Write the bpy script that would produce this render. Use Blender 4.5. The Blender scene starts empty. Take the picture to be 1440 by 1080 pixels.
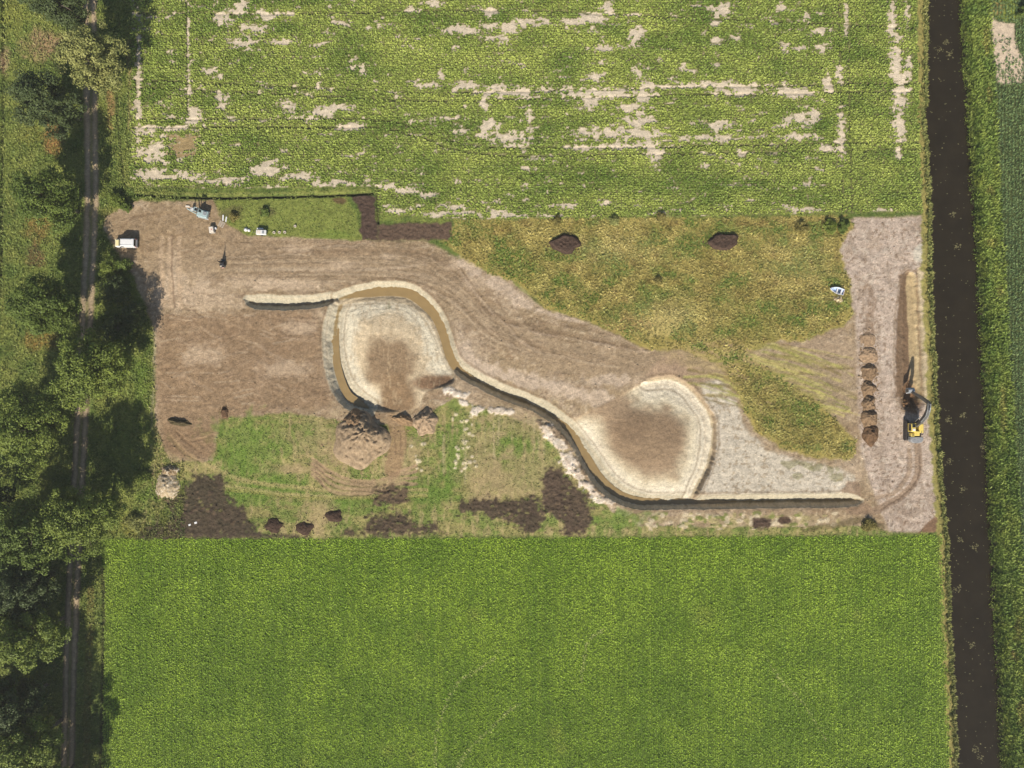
import bpy, math, random
import numpy as np
from mathutils import Vector, Matrix

# ------------------------------------------------------------------ camera, sky, sun, exposure
SC = bpy.context.scene
PXM = 0.15                       # metres per photo pixel on the ground
CAMZ = 144.0
SUN_EL, SUN_TURN = 39.0, 7.0     # elevation; shadows fall north, turned this much to the east

cam_d = bpy.data.cameras.new('camera'); cam = bpy.data.objects.new('camera', cam_d)
SC.collection.objects.link(cam); SC.camera = cam
cam.location = (0, 0, CAMZ); cam.rotation_euler = (0, 0, 0)
cam_d.sensor_width = 36.0; cam_d.lens = 24.0; cam_d.clip_start = 0.5; cam_d.clip_end = 6000

W = bpy.data.worlds.new('World'); SC.world = W; W.use_nodes = True
wn = W.node_tree; bg = wn.nodes['Background']
sky = wn.nodes.new('ShaderNodeTexSky'); sky.sky_type = 'NISHITA'; sky.sun_disc = False
sky.sun_elevation = math.radians(SUN_EL); sky.sun_rotation = math.radians(180 + SUN_TURN)
wn.links.new(sky.outputs[0], bg.inputs[0]); bg.inputs[1].default_value = 0.075

sun_d = bpy.data.lights.new('sun', 'SUN'); sun_d.energy = 4.4; sun_d.angle = math.radians(0.5)
sun_d.color = (1.0, 0.93, 0.82)
sun = bpy.data.objects.new('sun', sun_d); SC.collection.objects.link(sun)
_e, _t = math.radians(SUN_EL), math.radians(SUN_TURN)
ldir = Vector((math.sin(_t) * math.cos(_e), math.cos(_t) * math.cos(_e), -math.sin(_e)))
sun.rotation_euler = ldir.to_track_quat('-Z', 'Y').to_euler()
SC.view_settings.view_transform = 'Standard'; SC.view_settings.look = 'None'
SC.view_settings.exposure = 0.42; SC.view_settings.gamma = 1.0
SC.render.engine = 'CYCLES'

rng = np.random.default_rng(7); random.seed(7)
COL = SC.collection

# ------------------------------------------------------------------ helpers
def lin(c):
    c = np.asarray(c, float) / 255.0
    return np.where(c <= 0.04045, c / 12.92, ((c + 0.055) / 1.055) ** 2.4)
def S(r, g, b, k=0.9):           # colour as it reads on a sunlit level surface -> base colour
    return lin((r, g, b)) * k
def gx(px): return (px - 720.0) * PXM
def gy(py): return (540.0 - py) * PXM
def at(px, py, h=0.0):           # ground position of a point seen at (px,py) at height h
    s = (CAMZ - h) / 960.0
    return ((px - 720) * s, (540 - py) * s)

def tag(o, label=None, cat=None, group=None, kind=None):
    if label: o['label'] = label
    if cat: o['category'] = cat
    if group: o['group'] = group
    if kind: o['kind'] = kind
    return o
def empty(name, loc, rz=0.0):
    o = bpy.data.objects.new(name, None); COL.objects.link(o)
    o.location = loc; o.rotation_euler = (0, 0, rz); o.empty_display_size = 0.3
    return o

TAB = np.random.default_rng(99).random((12, 256, 256)).astype(np.float32)
def vn(x, y, seed=0):
    t = TAB[seed % 12]
    xi = np.floor(x).astype(np.int32); yi = np.floor(y).astype(np.int32)
    fx = (x - xi).astype(np.float32); fy = (y - yi).astype(np.float32)
    fx = fx * fx * (3 - 2 * fx); fy = fy * fy * (3 - 2 * fy)
    a, b, c, d = xi & 255, (xi + 1) & 255, yi & 255, (yi + 1) & 255
    return (t[c, a] * (1 - fx) + t[c, b] * fx) * (1 - fy) + (t[d, a] * (1 - fx) + t[d, b] * fx) * fy
def fbm(x, y, seed=0, oct=4):    # roughly 0..1, mean .5
    s = 0; a = 1.0; n = 0
    for k in range(oct):
        s = s + a * vn(x * 2 ** k + 17.3 * k, y * 2 ** k + 9.1 * k, seed + k); n += a; a *= 0.55
    return s / n
def sstep(a, b, x):
    t = np.clip((x - a) / (b - a), 0, 1); return t * t * (3 - 2 * t)

# ------------------------------------------------------------------ materials
MATS = {}
def new_mat(name):
    m = bpy.data.materials.new(name); m.use_nodes = True
    nt = m.node_tree; p = nt.nodes['Principled BSDF']
    return m, nt, p
def plain(name, rgb, rough=0.6, metal=0.0, var=0.12, scale=3.0, bump=0.0, spec=0.4):
    if name in MATS: return MATS[name]
    m, nt, p = new_mat(name)
    tc = nt.nodes.new('ShaderNodeTexCoord'); nz = nt.nodes.new('ShaderNodeTexNoise')
    nz.inputs['Scale'].default_value = scale; nz.inputs['Detail'].default_value = 6
    nt.links.new(tc.outputs['Object'], nz.inputs['Vector'])
    mr = nt.nodes.new('ShaderNodeMapRange')
    mr.inputs[1].default_value = 0.3; mr.inputs[2].default_value = 0.7
    mr.inputs[3].default_value = 1 - var; mr.inputs[4].default_value = 1 + var
    nt.links.new(nz.outputs[0], mr.inputs[0])
    mx = nt.nodes.new('ShaderNodeVectorMath'); mx.operation = 'SCALE'
    mx.inputs[0].default_value = tuple(float(v) for v in rgb)
    nt.links.new(mr.outputs[0], mx.inputs['Scale']); nt.links.new(mx.outputs[0], p.inputs['Base Color'])
    p.inputs['Roughness'].default_value = rough; p.inputs['Metallic'].default_value = metal
    p.inputs['Specular IOR Level'].default_value = spec
    if bump:
        b = nt.nodes.new('ShaderNodeBump'); b.inputs['Strength'].default_value = bump
        b.inputs['Distance'].default_value = 0.05
        nt.links.new(nz.outputs[0], b.inputs['Height']); nt.links.new(b.outputs[0], p.inputs['Normal'])
    MATS[name] = m
    return m
def attr_mat(name, rough=0.85, var=0.2, s1=1.2, s2=9.0, bump=0.5, dist=0.12, spec=0.15):
    m, nt, p = new_mat(name)
    at_ = nt.nodes.new('ShaderNodeAttribute'); at_.attribute_name = 'Col'
    geo = nt.nodes.new('ShaderNodeNewGeometry')
    n1 = nt.nodes.new('ShaderNodeTexNoise'); n1.inputs['Scale'].default_value = s1; n1.inputs['Detail'].default_value = 8; n1.inputs['Roughness'].default_value = 0.7
    n2 = nt.nodes.new('ShaderNodeTexNoise'); n2.inputs['Scale'].default_value = s2; n2.inputs['Detail'].default_value = 4
    for n in (n1, n2): nt.links.new(geo.outputs['Position'], n.inputs['Vector'])
    ad = nt.nodes.new('ShaderNodeMath'); ad.operation = 'ADD'
    nt.links.new(n1.outputs[0], ad.inputs[0]); nt.links.new(n2.outputs[0], ad.inputs[1])
    mr = nt.nodes.new('ShaderNodeMapRange')
    mr.inputs[1].default_value = 0.7; mr.inputs[2].default_value = 1.3
    mr.inputs[3].default_value = 1 - var; mr.inputs[4].default_value = 1 + var
    nt.links.new(ad.outputs[0], mr.inputs[0])
    mx = nt.nodes.new('ShaderNodeVectorMath'); mx.operation = 'SCALE'
    nt.links.new(at_.outputs['Color'], mx.inputs[0]); nt.links.new(mr.outputs[0], mx.inputs['Scale'])
    nt.links.new(mx.outputs[0], p.inputs['Base Color'])
    p.inputs['Roughness'].default_value = rough; p.inputs['Specular IOR Level'].default_value = spec
    if bump:
        b = nt.nodes.new('ShaderNodeBump'); b.inputs['Strength'].default_value = bump; b.inputs['Distance'].default_value = dist
        nt.links.new(ad.outputs[0], b.inputs['Height']); nt.links.new(b.outputs[0], p.inputs['Normal'])
    return m
M_GROUND = attr_mat('ground_soil_and_grass', var=.27, s1=1.0, s2=4.5, bump=.8, dist=.15)
M_LEAF = attr_mat('leaf', rough=0.6, var=0.12, s1=0.6, s2=5, bump=0, spec=0.25)
M_HEAP = attr_mat('dumped_soil', rough=0.95, var=0.35, s1=2.2, s2=7, bump=0.8, dist=0.2, spec=0.05)

# ------------------------------------------------------------------ terrain raster (numpy), in photo pixels at ground level
STEP = 1.4
X0, X1, Y0, Y1 = -110, 1550, -100, 1180
NX = int((X1 - X0) / STEP) + 1; NY = int((Y1 - Y0) / STEP) + 1
ax = X0 + STEP * np.arange(NX); ay = Y0 + STEP * np.arange(NY)
PX, PY = np.meshgrid(ax.astype(np.float32), ay.astype(np.float32))
PX_ = PX + (fbm(PX / 9, PY / 9, 3, 3) - .5) * 5; PY_ = PY + (fbm(PX / 9, PY / 9, 6, 3) - .5) * 5   # ragged edges
Hh = np.zeros_like(PX); C = np.zeros(PX.shape + (3,), np.float32)
ZONE = np.zeros(PX.shape, np.int8)
def win(pts, m):
    xs = [p[0] for p in pts]; ys = [p[1] for p in pts]
    i0 = max(0, int((min(xs) - m - X0) / STEP)); i1 = min(NX, int((max(xs) + m - X0) / STEP) + 2)
    j0 = max(0, int((min(ys) - m - Y0) / STEP)); j1 = min(NY, int((max(ys) + m - Y0) / STEP) + 2)
    return np.s_[j0:j1, i0:i1]
def line_dist(pts, x, y, vals=None):
    """distance to a polyline, side (+1 right/south of travel), arc parameter, interpolated values"""
    best = np.full(x.shape, 1e9, np.float32); side = np.zeros_like(best); par = np.zeros_like(best)
    L = 0.0
    for i in range(len(pts) - 1):
        (ax_, ay_), (bx, by) = pts[i][:2], pts[i + 1][:2]
        dx, dy = bx - ax_, by - ay_; l2 = dx * dx + dy * dy; l = math.sqrt(l2)
        t = np.clip(((x - ax_) * dx + (y - ay_) * dy) / l2, 0, 1)
        d = np.hypot(x - ax_ - t * dx, y - ay_ - t * dy)
        s = np.sign(dx * (y - ay_) - dy * (x - ax_))
        m = d < best
        best = np.where(m, d, best); side = np.where(m, s, side); par = np.where(m, i + t, par)
    return best, side, par
def smooth(pts, n=4):
    """Catmull-Rom through control points (any number of columns)"""
    P = [np.array(p, float) for p in pts]; P = [2 * P[0] - P[1]] + P + [2 * P[-1] - P[-2]]
    out = []
    for i in range(1, len(P) - 2):
        for k in range(n):
            t = k / n; a, b, c, d = P[i - 1], P[i], P[i + 1], P[i + 2]
            out.append(0.5 * (2 * b + (c - a) * t + (2 * a - 5 * b + 4 * c - d) * t * t + (3 * b - a - 3 * c + d) * t ** 3))
    out.append(P[-2]); return [tuple(o) for o in out]
def poly_sd(pts, x, y):
    """signed distance, positive inside"""
    n = len(pts); ins = np.zeros(x.shape, bool)
    for i in range(n):
        (x1, y1), (x2, y2) = pts[i], pts[(i + 1) % n]
        if y1 == y2: continue
        c = ((y1 > y) != (y2 > y)) & (x < (x2 - x1) * (y - y1) / (y2 - y1) + x1)
        ins ^= c
    d, _, _ = line_dist(list(pts) + [pts[0]], x, y)
    return np.where(ins, d, -d)
def put(w, m, col, dh=0.0, zone=None):
    m = m[..., None]; C[w] = C[w] * (1 - m) + np.asarray(col, np.float32) * m
    if dh: Hh[w] += dh * m[..., 0]
    if zone is not None: ZONE[w][m[..., 0] > 0.5] = zone
def poly(pts, col, soft=2.5, k=1.0, rag=1.0, dh=0.0, zone=None, nz=None, thr=0.0):
    w = win(pts, soft + 12)
    x = PX[w] + rag * (PX_[w] - PX[w]); y = PY[w] + rag * (PY_[w] - PY[w])
    sd = poly_sd(pts, x, y)
    if nz: sd = sd + (fbm(PX[w] / nz[0], PY[w] / nz[1], nz[3] if len(nz) > 3 else 1, 4) - .5) * 2 * nz[2]
    m = sstep(-soft, soft, sd) * k
    put(w, m, col, dh, zone); return w, m
def ell(cx, cy, rx, ry, col, soft=0.25, k=1.0, dh=0.0, rot=0.0, nz=0.5, zone=None, seed=2, ns=10):
    w = win([(cx - rx * 1.6, cy - ry * 1.6), (cx + rx * 1.6, cy + ry * 1.6)], max(rx, ry) * .6 * (rot != 0))
    x = PX[w] - cx; y = PY[w] - cy; c, s = math.cos(rot), math.sin(rot)
    u = (x * c + y * s) / rx; v = (-x * s + y * c) / ry
    r = np.hypot(u, v) + (fbm(PX[w] / ns, PY[w] / ns, seed, 4) - .5) * nz * 2
    m = (1 - sstep(1 - soft, 1 + soft, r)) * k
    put(w, m, col, dh, zone); return w, m
def stroke(pts, wd, col, soft=1.2, k=1.0, dh=0.0, rag=.6, nz=0.0, ns=(14, 14), seed=4, zone=None, sm=4):
    if sm: pts = smooth(pts, sm)
    w = win(pts, wd + soft + 4)
    x = PX[w] + rag * (PX_[w] - PX[w]); y = PY[w] + rag * (PY_[w] - PY[w])
    d, _, _ = line_dist(pts, x, y)
    m = 1 - sstep(wd - soft, wd + soft, d)
    if nz: m = m * np.clip(1 + (fbm(PX[w] / ns[0], PY[w] / ns[1], seed, 3) - .5) * 4 * nz, 0, 1)
    m = m * k; put(w, m, col, dh, zone); return w, m

Z_VERGE, Z_NFIELD, Z_SFIELD, Z_SITE, Z_MEADOW, Z_BANK, Z_ROAD, Z_CHAN, Z_EFIELD = range(9)
# canal edges as functions of the row
CW = ([-100, 0, 140, 152, 270, 400, 540, 650, 740, 810, 950, 1080, 1180], [1300, 1304, 1305, 1301, 1309, 1311, 1317, 1324, 1331, 1335, 1341, 1348, 1353])
CE = ([-100, 0, 100, 200, 270, 400, 540, 700, 810, 950, 1080, 1180], [1352, 1357, 1363, 1370, 1375, 1382, 1390, 1397, 1402, 1410, 1416, 1421])
jag = (fbm(PX * 0 + 3.1, PY / 6, 5, 4) - .5) * 12
cw = np.interp(PY, *CW).astype(np.float32) + jag; ce = np.interp(PY, *CE).astype(np.float32) - (fbm(PX * 0 + 8.7, PY / 6, 8, 4) - .5) * 11
EF = ([-100, 20, 150, 270, 400, 540, 700, 810, 950, 1180], [1388, 1392, 1399, 1404, 1413, 1421, 1431, 1438, 1447, 1462])
ef = np.interp(PY, *EF)

big = fbm(PX / 60, PY / 60, 0, 4); mid = fbm(PX / 16, PY / 16, 4, 4); fine = fbm(PX / 4, PY / 4, 7, 3)
rowh = fbm(PX / 40, PY / 3, 2, 4)      # streaks running east-west
rowv = fbm(PX / 3, PY / 40, 9, 4)      # streaks running north-south
# verge and everything else: rough grass
g0 = S(92, 108, 50); g1 = S(128, 136, 66)
C[:] = g0 + (g1 - g0) * sstep(.3, .7, mid)[..., None]
full = np.s_[:, :]
# --- fields
SOIL_N = S(210, 194, 168); SOIL_B = S(150, 124, 98)
nf = [(186, -100), (184, 262), (300, 264), (526, 262), (534, 300), (600, 306), (720, 309), (850, 307), (1000, 303), (1180, 299), (1296, 297), (1292, 150), (1284, -100)]
poly(nf, S(150, 142, 98), zone=Z_NFIELD, rag=.8)
sf = [(138, 757), (420, 758), (800, 756), (1120, 754), (1330, 752), (1345, 950), (1356, 1180), (141, 1180), (143, 1000), (148, 830)]
poly(sf, S(84, 104, 38), zone=Z_SFIELD, rag=.8)
m = (PX > ef); put(full, m.astype(np.float32), S(84, 92, 52), zone=Z_EFIELD)
# --- the building site
site = [(150, 305), (186, 283), (300, 281), (312, 310), (345, 330), (420, 333), (500, 338), (600, 338), (640, 362), (690, 385), (715, 392), (760, 432), (820, 450), (870, 470),
        (910, 490), (960, 492), (1000, 470), (1060, 470), (1130, 478), (1185, 458), (1200, 440), (1195, 400), (1180, 350), (1193, 308), (1300, 303), (1301, 420), (1308, 540), (1316, 660), (1321, 746), (1250, 748),
        (1215, 740), (1130, 742), (900, 744), (860, 720), (760, 600), (640, 560), (560, 600), (470, 590), (400, 582), (310, 590), (300, 650), (235, 650), (218, 600), (218, 470), (200, 420), (185, 385), (160, 350), (146, 320)]
SITE = S(160, 136, 106)
wS, mS = poly(site, SITE, zone=Z_SITE, soft=3)
sel = ZONE == Z_SITE
def tone(mask, col, k):
    put(full, (mask * k * sel).astype(np.float32), col)
tone(sstep(.5, .72, big), S(178, 154, 128), .7)
tone(sstep(.52, .75, mid), S(184, 160, 134), .55)
tone(sstep(.55, .8, fbm(PX / 30, PY / 8, 6, 4)), S(134, 108, 82), .6)
tone(sstep(.6, .75, fine), S(198, 178, 152), .35)
tone(sstep(.62, .8, fbm(PX / 2.5, PY / 2.5, 1, 2)), S(120, 96, 72), .5)
# western square: warmer brown earth
poly([(222, 445), (300, 440), (440, 436), (452, 470), (455, 520), (470, 575), (400, 580), (310, 588), (300, 645), (230, 640), (220, 560)], S(146, 118, 90), k=.75, soft=8, zone=Z_SITE)
poly([(150, 300), (300, 285), (345, 332), (420, 338), (560, 345), (500, 375), (350, 395), (230, 370), (170, 360)], S(150, 124, 94), k=.6, soft=9)
# haul track: smooth beige band from the entrance over the top to the basins
stroke([(225, 375), (330, 372), (440, 372), (540, 368), (600, 378), (650, 410), (690, 455), (760, 490), (840, 510), (930, 512), (1000, 520)], 22, S(158, 134, 106), soft=12, k=.75, rag=2)
stroke([(400, 355), (540, 352), (610, 362), (655, 400), (690, 440), (760, 462), (850, 480), (920, 492)], 2, S(124, 100, 76), k=.6, nz=.7, soft=1.5)
stroke([(380, 378), (500, 380), (600, 372)], 2, S(190, 166, 140), k=.5, nz=.8)
for i in range(26):
    t = i / 25.; y = 342 + 60 * t; o = random.uniform(-4, 4)
    stroke([(330 + o * 6, y + o), (480, y - 2 + o), (580, y + 4 + o), (640, y + 30), (690, y + 78), (770, y + 100), (860 + o * 6, y + 118)][: random.choice([4, 5, 7])],
           random.uniform(.6, 1.4), random.choice([S(132, 108, 82), S(184, 160, 132), S(120, 98, 76)]), k=.45, nz=.9, soft=1, ns=(20, 20), seed=i)
for i in range(46):
    x = random.uniform(226, 430); y = random.uniform(380, 575); l = random.uniform(15, 60); a = random.choice([0.1, -.15, 1.45, .5, -.3])
    stroke([(x, y), (x + l * math.cos(a) * .5, y + l * math.sin(a) * .5 + 2), (x + l * math.cos(a), y + l * math.sin(a))], random.uniform(.6, 1.8),
           random.choice([S(176, 150, 122), S(122, 98, 74), S(168, 142, 112)]), k=.5, nz=.8, soft=1, seed=i)
for (x, y, rx, ry) in ((250, 405, 34, 22), (290, 420, 60, 18), (400, 400, 50, 8), (640, 370, 14, 8), (672, 395, 20, 10), (360, 398, 40, 10), (245, 385, 12, 30), (415, 350, 20, 6), (548, 360, 16, 4), (480, 372, 18, 5), (420, 460, 26, 10), (400, 520, 30, 12), (290, 500, 30, 14)):
    ell(x, y, rx, ry, S(196, 170, 142), k=.55, nz=.8, soft=.5)
HAUL = np.array(smooth([(225, 375), (330, 372), (440, 366), (540, 362), (600, 372), (650, 404), (690, 448), (760, 484), (840, 504), (930, 512)], 8))
for i in range(34):
    a_ = random.randrange(0, len(HAUL) - 16); n_ = random.randrange(8, 16); o_ = random.uniform(-22, 24); seg = [(x + o_ * .3, y + o_) for x, y in HAUL[a_:a_ + n_]]
    stroke(seg, random.uniform(.7, 1.3), random.choice([S(126, 102, 78), S(186, 162, 134), S(116, 94, 72), S(178, 154, 124)]), k=.45, nz=.7, soft=.8, sm=0, rag=1.5, dh=-.04, seed=i)
for i in range(70):
    x = random.uniform(1206, 1300) if i % 3 == 0 else random.uniform(226, 440); y = random.uniform(315, 540) if i % 3 == 0 else random.uniform(400, 575); l = random.uniform(10, 40); a = (1.5 + random.gauss(0, .12)) if i % 3 == 0 else random.uniform(-.4, .4)
    for o_ in (0, 6): stroke([(x + o_ * math.sin(a), y - o_ * math.cos(a)), (x + l * math.cos(a) + o_ * math.sin(a), y + l * math.sin(a) - o_ * math.cos(a))], .9, random.choice([S(124, 100, 78), S(190, 166, 138)]), k=.5, nz=.5, soft=.8, sm=0, dh=-.04, seed=i)
# wheel ruts near the entrance
for xo in (227, 238, 251):
    stroke([(xo + 1, 335), (xo, 360), (xo + 1, 400), (xo + 3, 432)], 3.2, S(186, 158, 128), k=.75, nz=.3, dh=-.06)
stroke([(242, 330), (242, 380), (246, 432)], 1.2, S(128, 104, 82), k=.8, nz=.3)
stroke([(170, 320), (190, 305), (220, 300)], 1.5, S(116, 92, 70), k=.6, nz=.5)
for i in range(14):
    x = random.uniform(160, 330); y = random.uniform(300, 360)
    stroke([(x, y), (x + 18, y + random.uniform(-10, 8)), (x + 44, y + random.uniform(-12, 12))], 1, random.choice([S(124, 100, 76), S(180, 152, 122)]), k=.5, nz=.6, seed=i)
# dead-end brush edge of the western square
stroke([(218, 470), (216, 520), (214, 580), (212, 640)], 1.6, S(196, 180, 150), k=.5, nz=1)
# pale gravelly land east of basin two and south of the meadow
pale = [(985, 540), (1010, 532), (1032, 560), (1050, 605), (1080, 632), (1120, 645), (1160, 652), (1200, 668), (1205, 696), (975, 696), (1004, 620)]
poly(pale, S(202, 187, 166), k=.95, soft=4, nz=(14, 14, 5), zone=Z_SITE)
w = win(pale, 0); put(w, sstep(.6, .7, fbm(PX[w] / 4.5, PY[w] / 4.5, 5, 3)) * sstep(-2, 3, poly_sd(pale, PX[w], PY[w])) * .6, S(150, 128, 100))
for (x, y) in ((1112, 652), (1135, 655), (1150, 658), (1168, 660), (1180, 672), (1125, 668)): ell(x, y, 9, 5, S(128, 122, 80), k=.6, nz=1.2)
# the eastern strip along the canal: pale compacted sand
east = [(1200, 308), (1300, 303), (1301, 420), (1308, 540), (1316, 660), (1321, 746), (1250, 748), (1232, 700), (1212, 640), (1206, 560), (1203, 440), (1186, 380), (1180, 350), (1193, 330)]
poly(east, S(188, 166, 148), k=.95, soft=3, zone=Z_SITE)
w = win(east, 0); me = sstep(-2, 3, poly_sd(east, PX[w], PY[w]))
put(w, me * sstep(.5, .68, fbm(PX[w] / 9, PY[w] / 20, 5, 4)) * .7, S(166, 144, 124))
put(w, me * sstep(.58, .72, fbm(PX[w] / 5, PY[w] / 5, 2, 3)) * .5, S(206, 188, 168))
put(w, me * sstep(.66, .76, fbm(PX[w] / 3, PY[w] / 3, 3, 2)) * .7, S(128, 104, 82))
stroke([(1220, 405), (1226, 425), (1222, 450), (1224, 470)], 6, S(134, 108, 84), k=.6, nz=1, ns=(4, 4))
ell(1296, 358, 12, 12, S(208, 196, 176), k=.8)
# driven-over ground between meadow and heaps
ell(1160, 505, 48, 30, S(166, 142, 116), k=.8, nz=.6, soft=.5)
ell(1160, 555, 44, 36, S(160, 138, 110), k=.7, nz=.6, soft=.5)
# cracked / tyre marked corner by the excavator
stroke([(1290, 625), (1292, 655), (1286, 678), (1268, 698), (1240, 714), (1222, 720)], 5, S(150, 124, 100), k=.8, nz=.2, dh=-.06)
stroke([(1293, 640), (1293, 665), (1284, 684), (1264, 702), (1240, 716)], 1.1, S(108, 86, 68), k=.8, nz=.3, dh=-.08)
stroke([(1278, 632), (1280, 655), (1274, 675), (1256, 694), (1232, 700)], 3, S(160, 134, 108), k=.7, nz=.3, dh=-.04)
stroke([(1275, 640), (1276, 660), (1268, 678), (1246, 698)], .9, S(120, 96, 76), k=.7, nz=.4)
for i in range(7):
    x = 1258 + i * 3.4; stroke([(x, 712 + i * .6), (x + 8, 722 + i)], .8, S(126, 102, 82), k=.6, rag=.2, sm=0)
    stroke([(x - 4, 726 + i * .6), (x + 5, 734 + i)], .8, S(126, 102, 82), k=.5, rag=.2, sm=0)
poly([(1318, 722), (1322, 748), (1290, 749), (1302, 738)], S(132, 102, 78), soft=1.5)
poly([(1182, 690), (1192, 676), (1208, 678), (1212, 700)], S(150, 124, 100), k=.9)
ell(1206, 715, 18, 9, S(142, 116, 92), k=.9)
# pale fringe between haul road and meadow, pale trampled clay along the stream
for (x, y, rx, ry, r) in ((665, 378, 24, 9, .5), (700, 402, 26, 10, .6), (735, 425, 24, 7, .4), (800, 447, 30, 4, .25), (655, 500, 12, 24, -.5), (690, 520, 26, 10, .4), (740, 535, 36, 10, .25), (790, 548, 34, 9, .2), (840, 560, 30, 12, .2), (860, 535, 36, 8, .05)):
    ell(x, y, rx, ry, S(196, 172, 148), k=.75, rot=r, nz=.9, soft=.4)
for p_, w_ in (([(648, 378), (665, 402), (690, 432), (712, 452), (760, 466), (830, 478), (900, 492)], 1.0), ([(712, 452), (735, 478), (760, 490)], .8), ([(900, 492), (950, 490), (990, 505), (1004, 522), (985, 536)], 1.2), ([(735, 400), (770, 436), (830, 452), (908, 490)], .9)):
    stroke(p_, w_, S(112, 90, 68), k=.65, nz=.6, dh=-.08); stroke([(x - 2, y + 3) for x, y in p_], 1.4, S(188, 162, 136), k=.5, nz=.7)
poly([(940, 493), (985, 492), (1008, 512), (1002, 526), (985, 536), (955, 528), (905, 530)], S(166, 138, 112), k=.8, soft=4)
# --- meadow of long dry grass
mead = [(620, 340), (640, 318), (640, 310), (760, 308), (1000, 306), (1190, 304), (1198, 318), (1180, 350), (1196, 400), (1198, 438), (1185, 458), (1130, 478), (1080, 480), (1050, 500), (1100, 530), (1150, 565), (1205, 620),
        (1200, 645), (1150, 645), (1100, 630), (1060, 604), (1044, 570), (1030, 540), (1008, 512), (960, 492), (910, 490), (870, 470), (820, 450), (765, 432), (730, 398), (690, 385), (645, 358)]
MD = S(158, 144, 80)
wM, mM = poly(mead, MD, zone=Z_MEADOW, soft=3, nz=(10, 10, 4))
w = wM
put(w, mM * sstep(.48, .7, mid[w]) * .6, S(168, 150, 82)); put(w, mM * sstep(.55, .75, big[w]) * .5, S(120, 122, 56))
ell(1010, 500, 60, 24, S(170, 148, 104), k=.7, nz=.5, soft=.4); ell(935, 455, 34, 16, S(190, 172, 110), k=.75, rot=-.5, nz=.5)
ell(880, 455, 30, 12, S(168, 140, 92), k=.6)
for i in range(90):
    y = random.uniform(478, 560); x = random.uniform(960, 1110)
    stroke([(x, y), (x + 50, y + random.uniform(2, 16)), (x + 100, y + random.uniform(14, 40))], random.uniform(.8, 2.4), random.choice([S(182, 166, 100), S(124, 108, 64), S(176, 168, 92), S(158, 142, 90), S(146, 142, 72), S(150, 128, 98)]), k=.7, nz=.8, seed=i)
# strip of brown earth between meadow and the pale corner
# --- grass plot north-west of the haul road, dark cultivated strips
poly([(302, 280), (420, 278), (486, 278), (500, 300), (508, 338), (420, 334), (350, 330), (318, 312)], S(136, 138, 72), soft=2.5, zone=Z_VERGE)
w, m = poly([(302, 280), (420, 278), (486, 278), (500, 300), (508, 338), (420, 334), (350, 330), (318, 312)], S(112, 128, 56), k=.4)
ell(325, 300, 18, 10, S(96, 84, 58), k=.6); ell(374, 298, 12, 7, S(92, 84, 58), k=.6); ell(470, 330, 22, 6, S(120, 140, 60), k=.5)
PEAT = S(82, 66, 56)
poly([(494, 275), (527, 276), (529, 314), (534, 338), (508, 338), (506, 300)], PEAT, soft=1.5, dh=.05, rag=1.5)
poly([(529, 316), (636, 313), (636, 337), (534, 339)], S(96, 78, 64), soft=2, dh=.05, rag=1.5)
ell(478, 282, 10, 5, S(90, 62, 50), k=.8)
# --- southern grass of the site
sg = [(218, 600), (240, 650), (300, 648), (318, 590), (400, 582), (470, 592), (480, 640), (560, 640), (600, 585), (640, 560), (700, 590), (760, 605), (800, 650), (850, 715), (900, 740), (1120, 742), (1230, 738), (1250, 752), (200, 756), (195, 700), (214, 650)]
wg, mg = poly(sg, S(150, 142, 88), zone=Z_VERGE, soft=3, nz=(10, 10, 4))
put(wg, mg * sstep(.42, .6, fbm(PX[wg] / 30, PY[wg] / 12, 4, 4)) * .8, S(116, 132, 62))
put(wg, mg * sstep(.5, .66, fbm(PX[wg] / 6, PY[wg] / 22, 8, 4)) * .6, S(176, 156, 112))
for (x, y, rx, ry) in ((350, 625, 50, 38), (365, 690, 50, 20), (640, 640, 22, 50), (440, 610, 18, 20), (610, 695, 40, 18), (500, 700, 60, 14), (720, 640, 60, 40), (880, 730, 36, 12)):
    ell(x, y, rx, ry, S(106, 132, 52), k=.75, nz=.9, soft=.5)
for (x, y, rx, ry) in ((745, 590, 50, 26), (470, 620, 60, 34), (680, 660, 30, 60), (1050, 732, 130, 8), (560, 640, 30, 30), (420, 660, 40, 6), (740, 665, 60, 34), (450, 725, 20, 26)):
    ell(x, y, rx, ry, S(168, 146, 108), k=.6, nz=.9, soft=.5)
# vertical rake marks
for i in range(42):
    x = random.uniform(560, 780); y = random.uniform(575, 640)
    stroke([(x, y), (x + random.uniform(-2, 2), y + random.uniform(20, 60))], random.uniform(.8, 1.8), random.choice([S(186, 170, 130), S(126, 120, 72), S(172, 150, 112)]), k=.5, nz=.9, sm=0, seed=i)
for i in range(60):
    x = random.choice([random.gauss(590, 5), random.gauss(645, 7), random.gauss(662, 5)]); y = random.uniform(580, 665)
    ell(x, y, random.uniform(1.5, 3), random.uniform(1.5, 3), S(216, 200, 168), k=.8, nz=.2, dh=.12)
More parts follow.
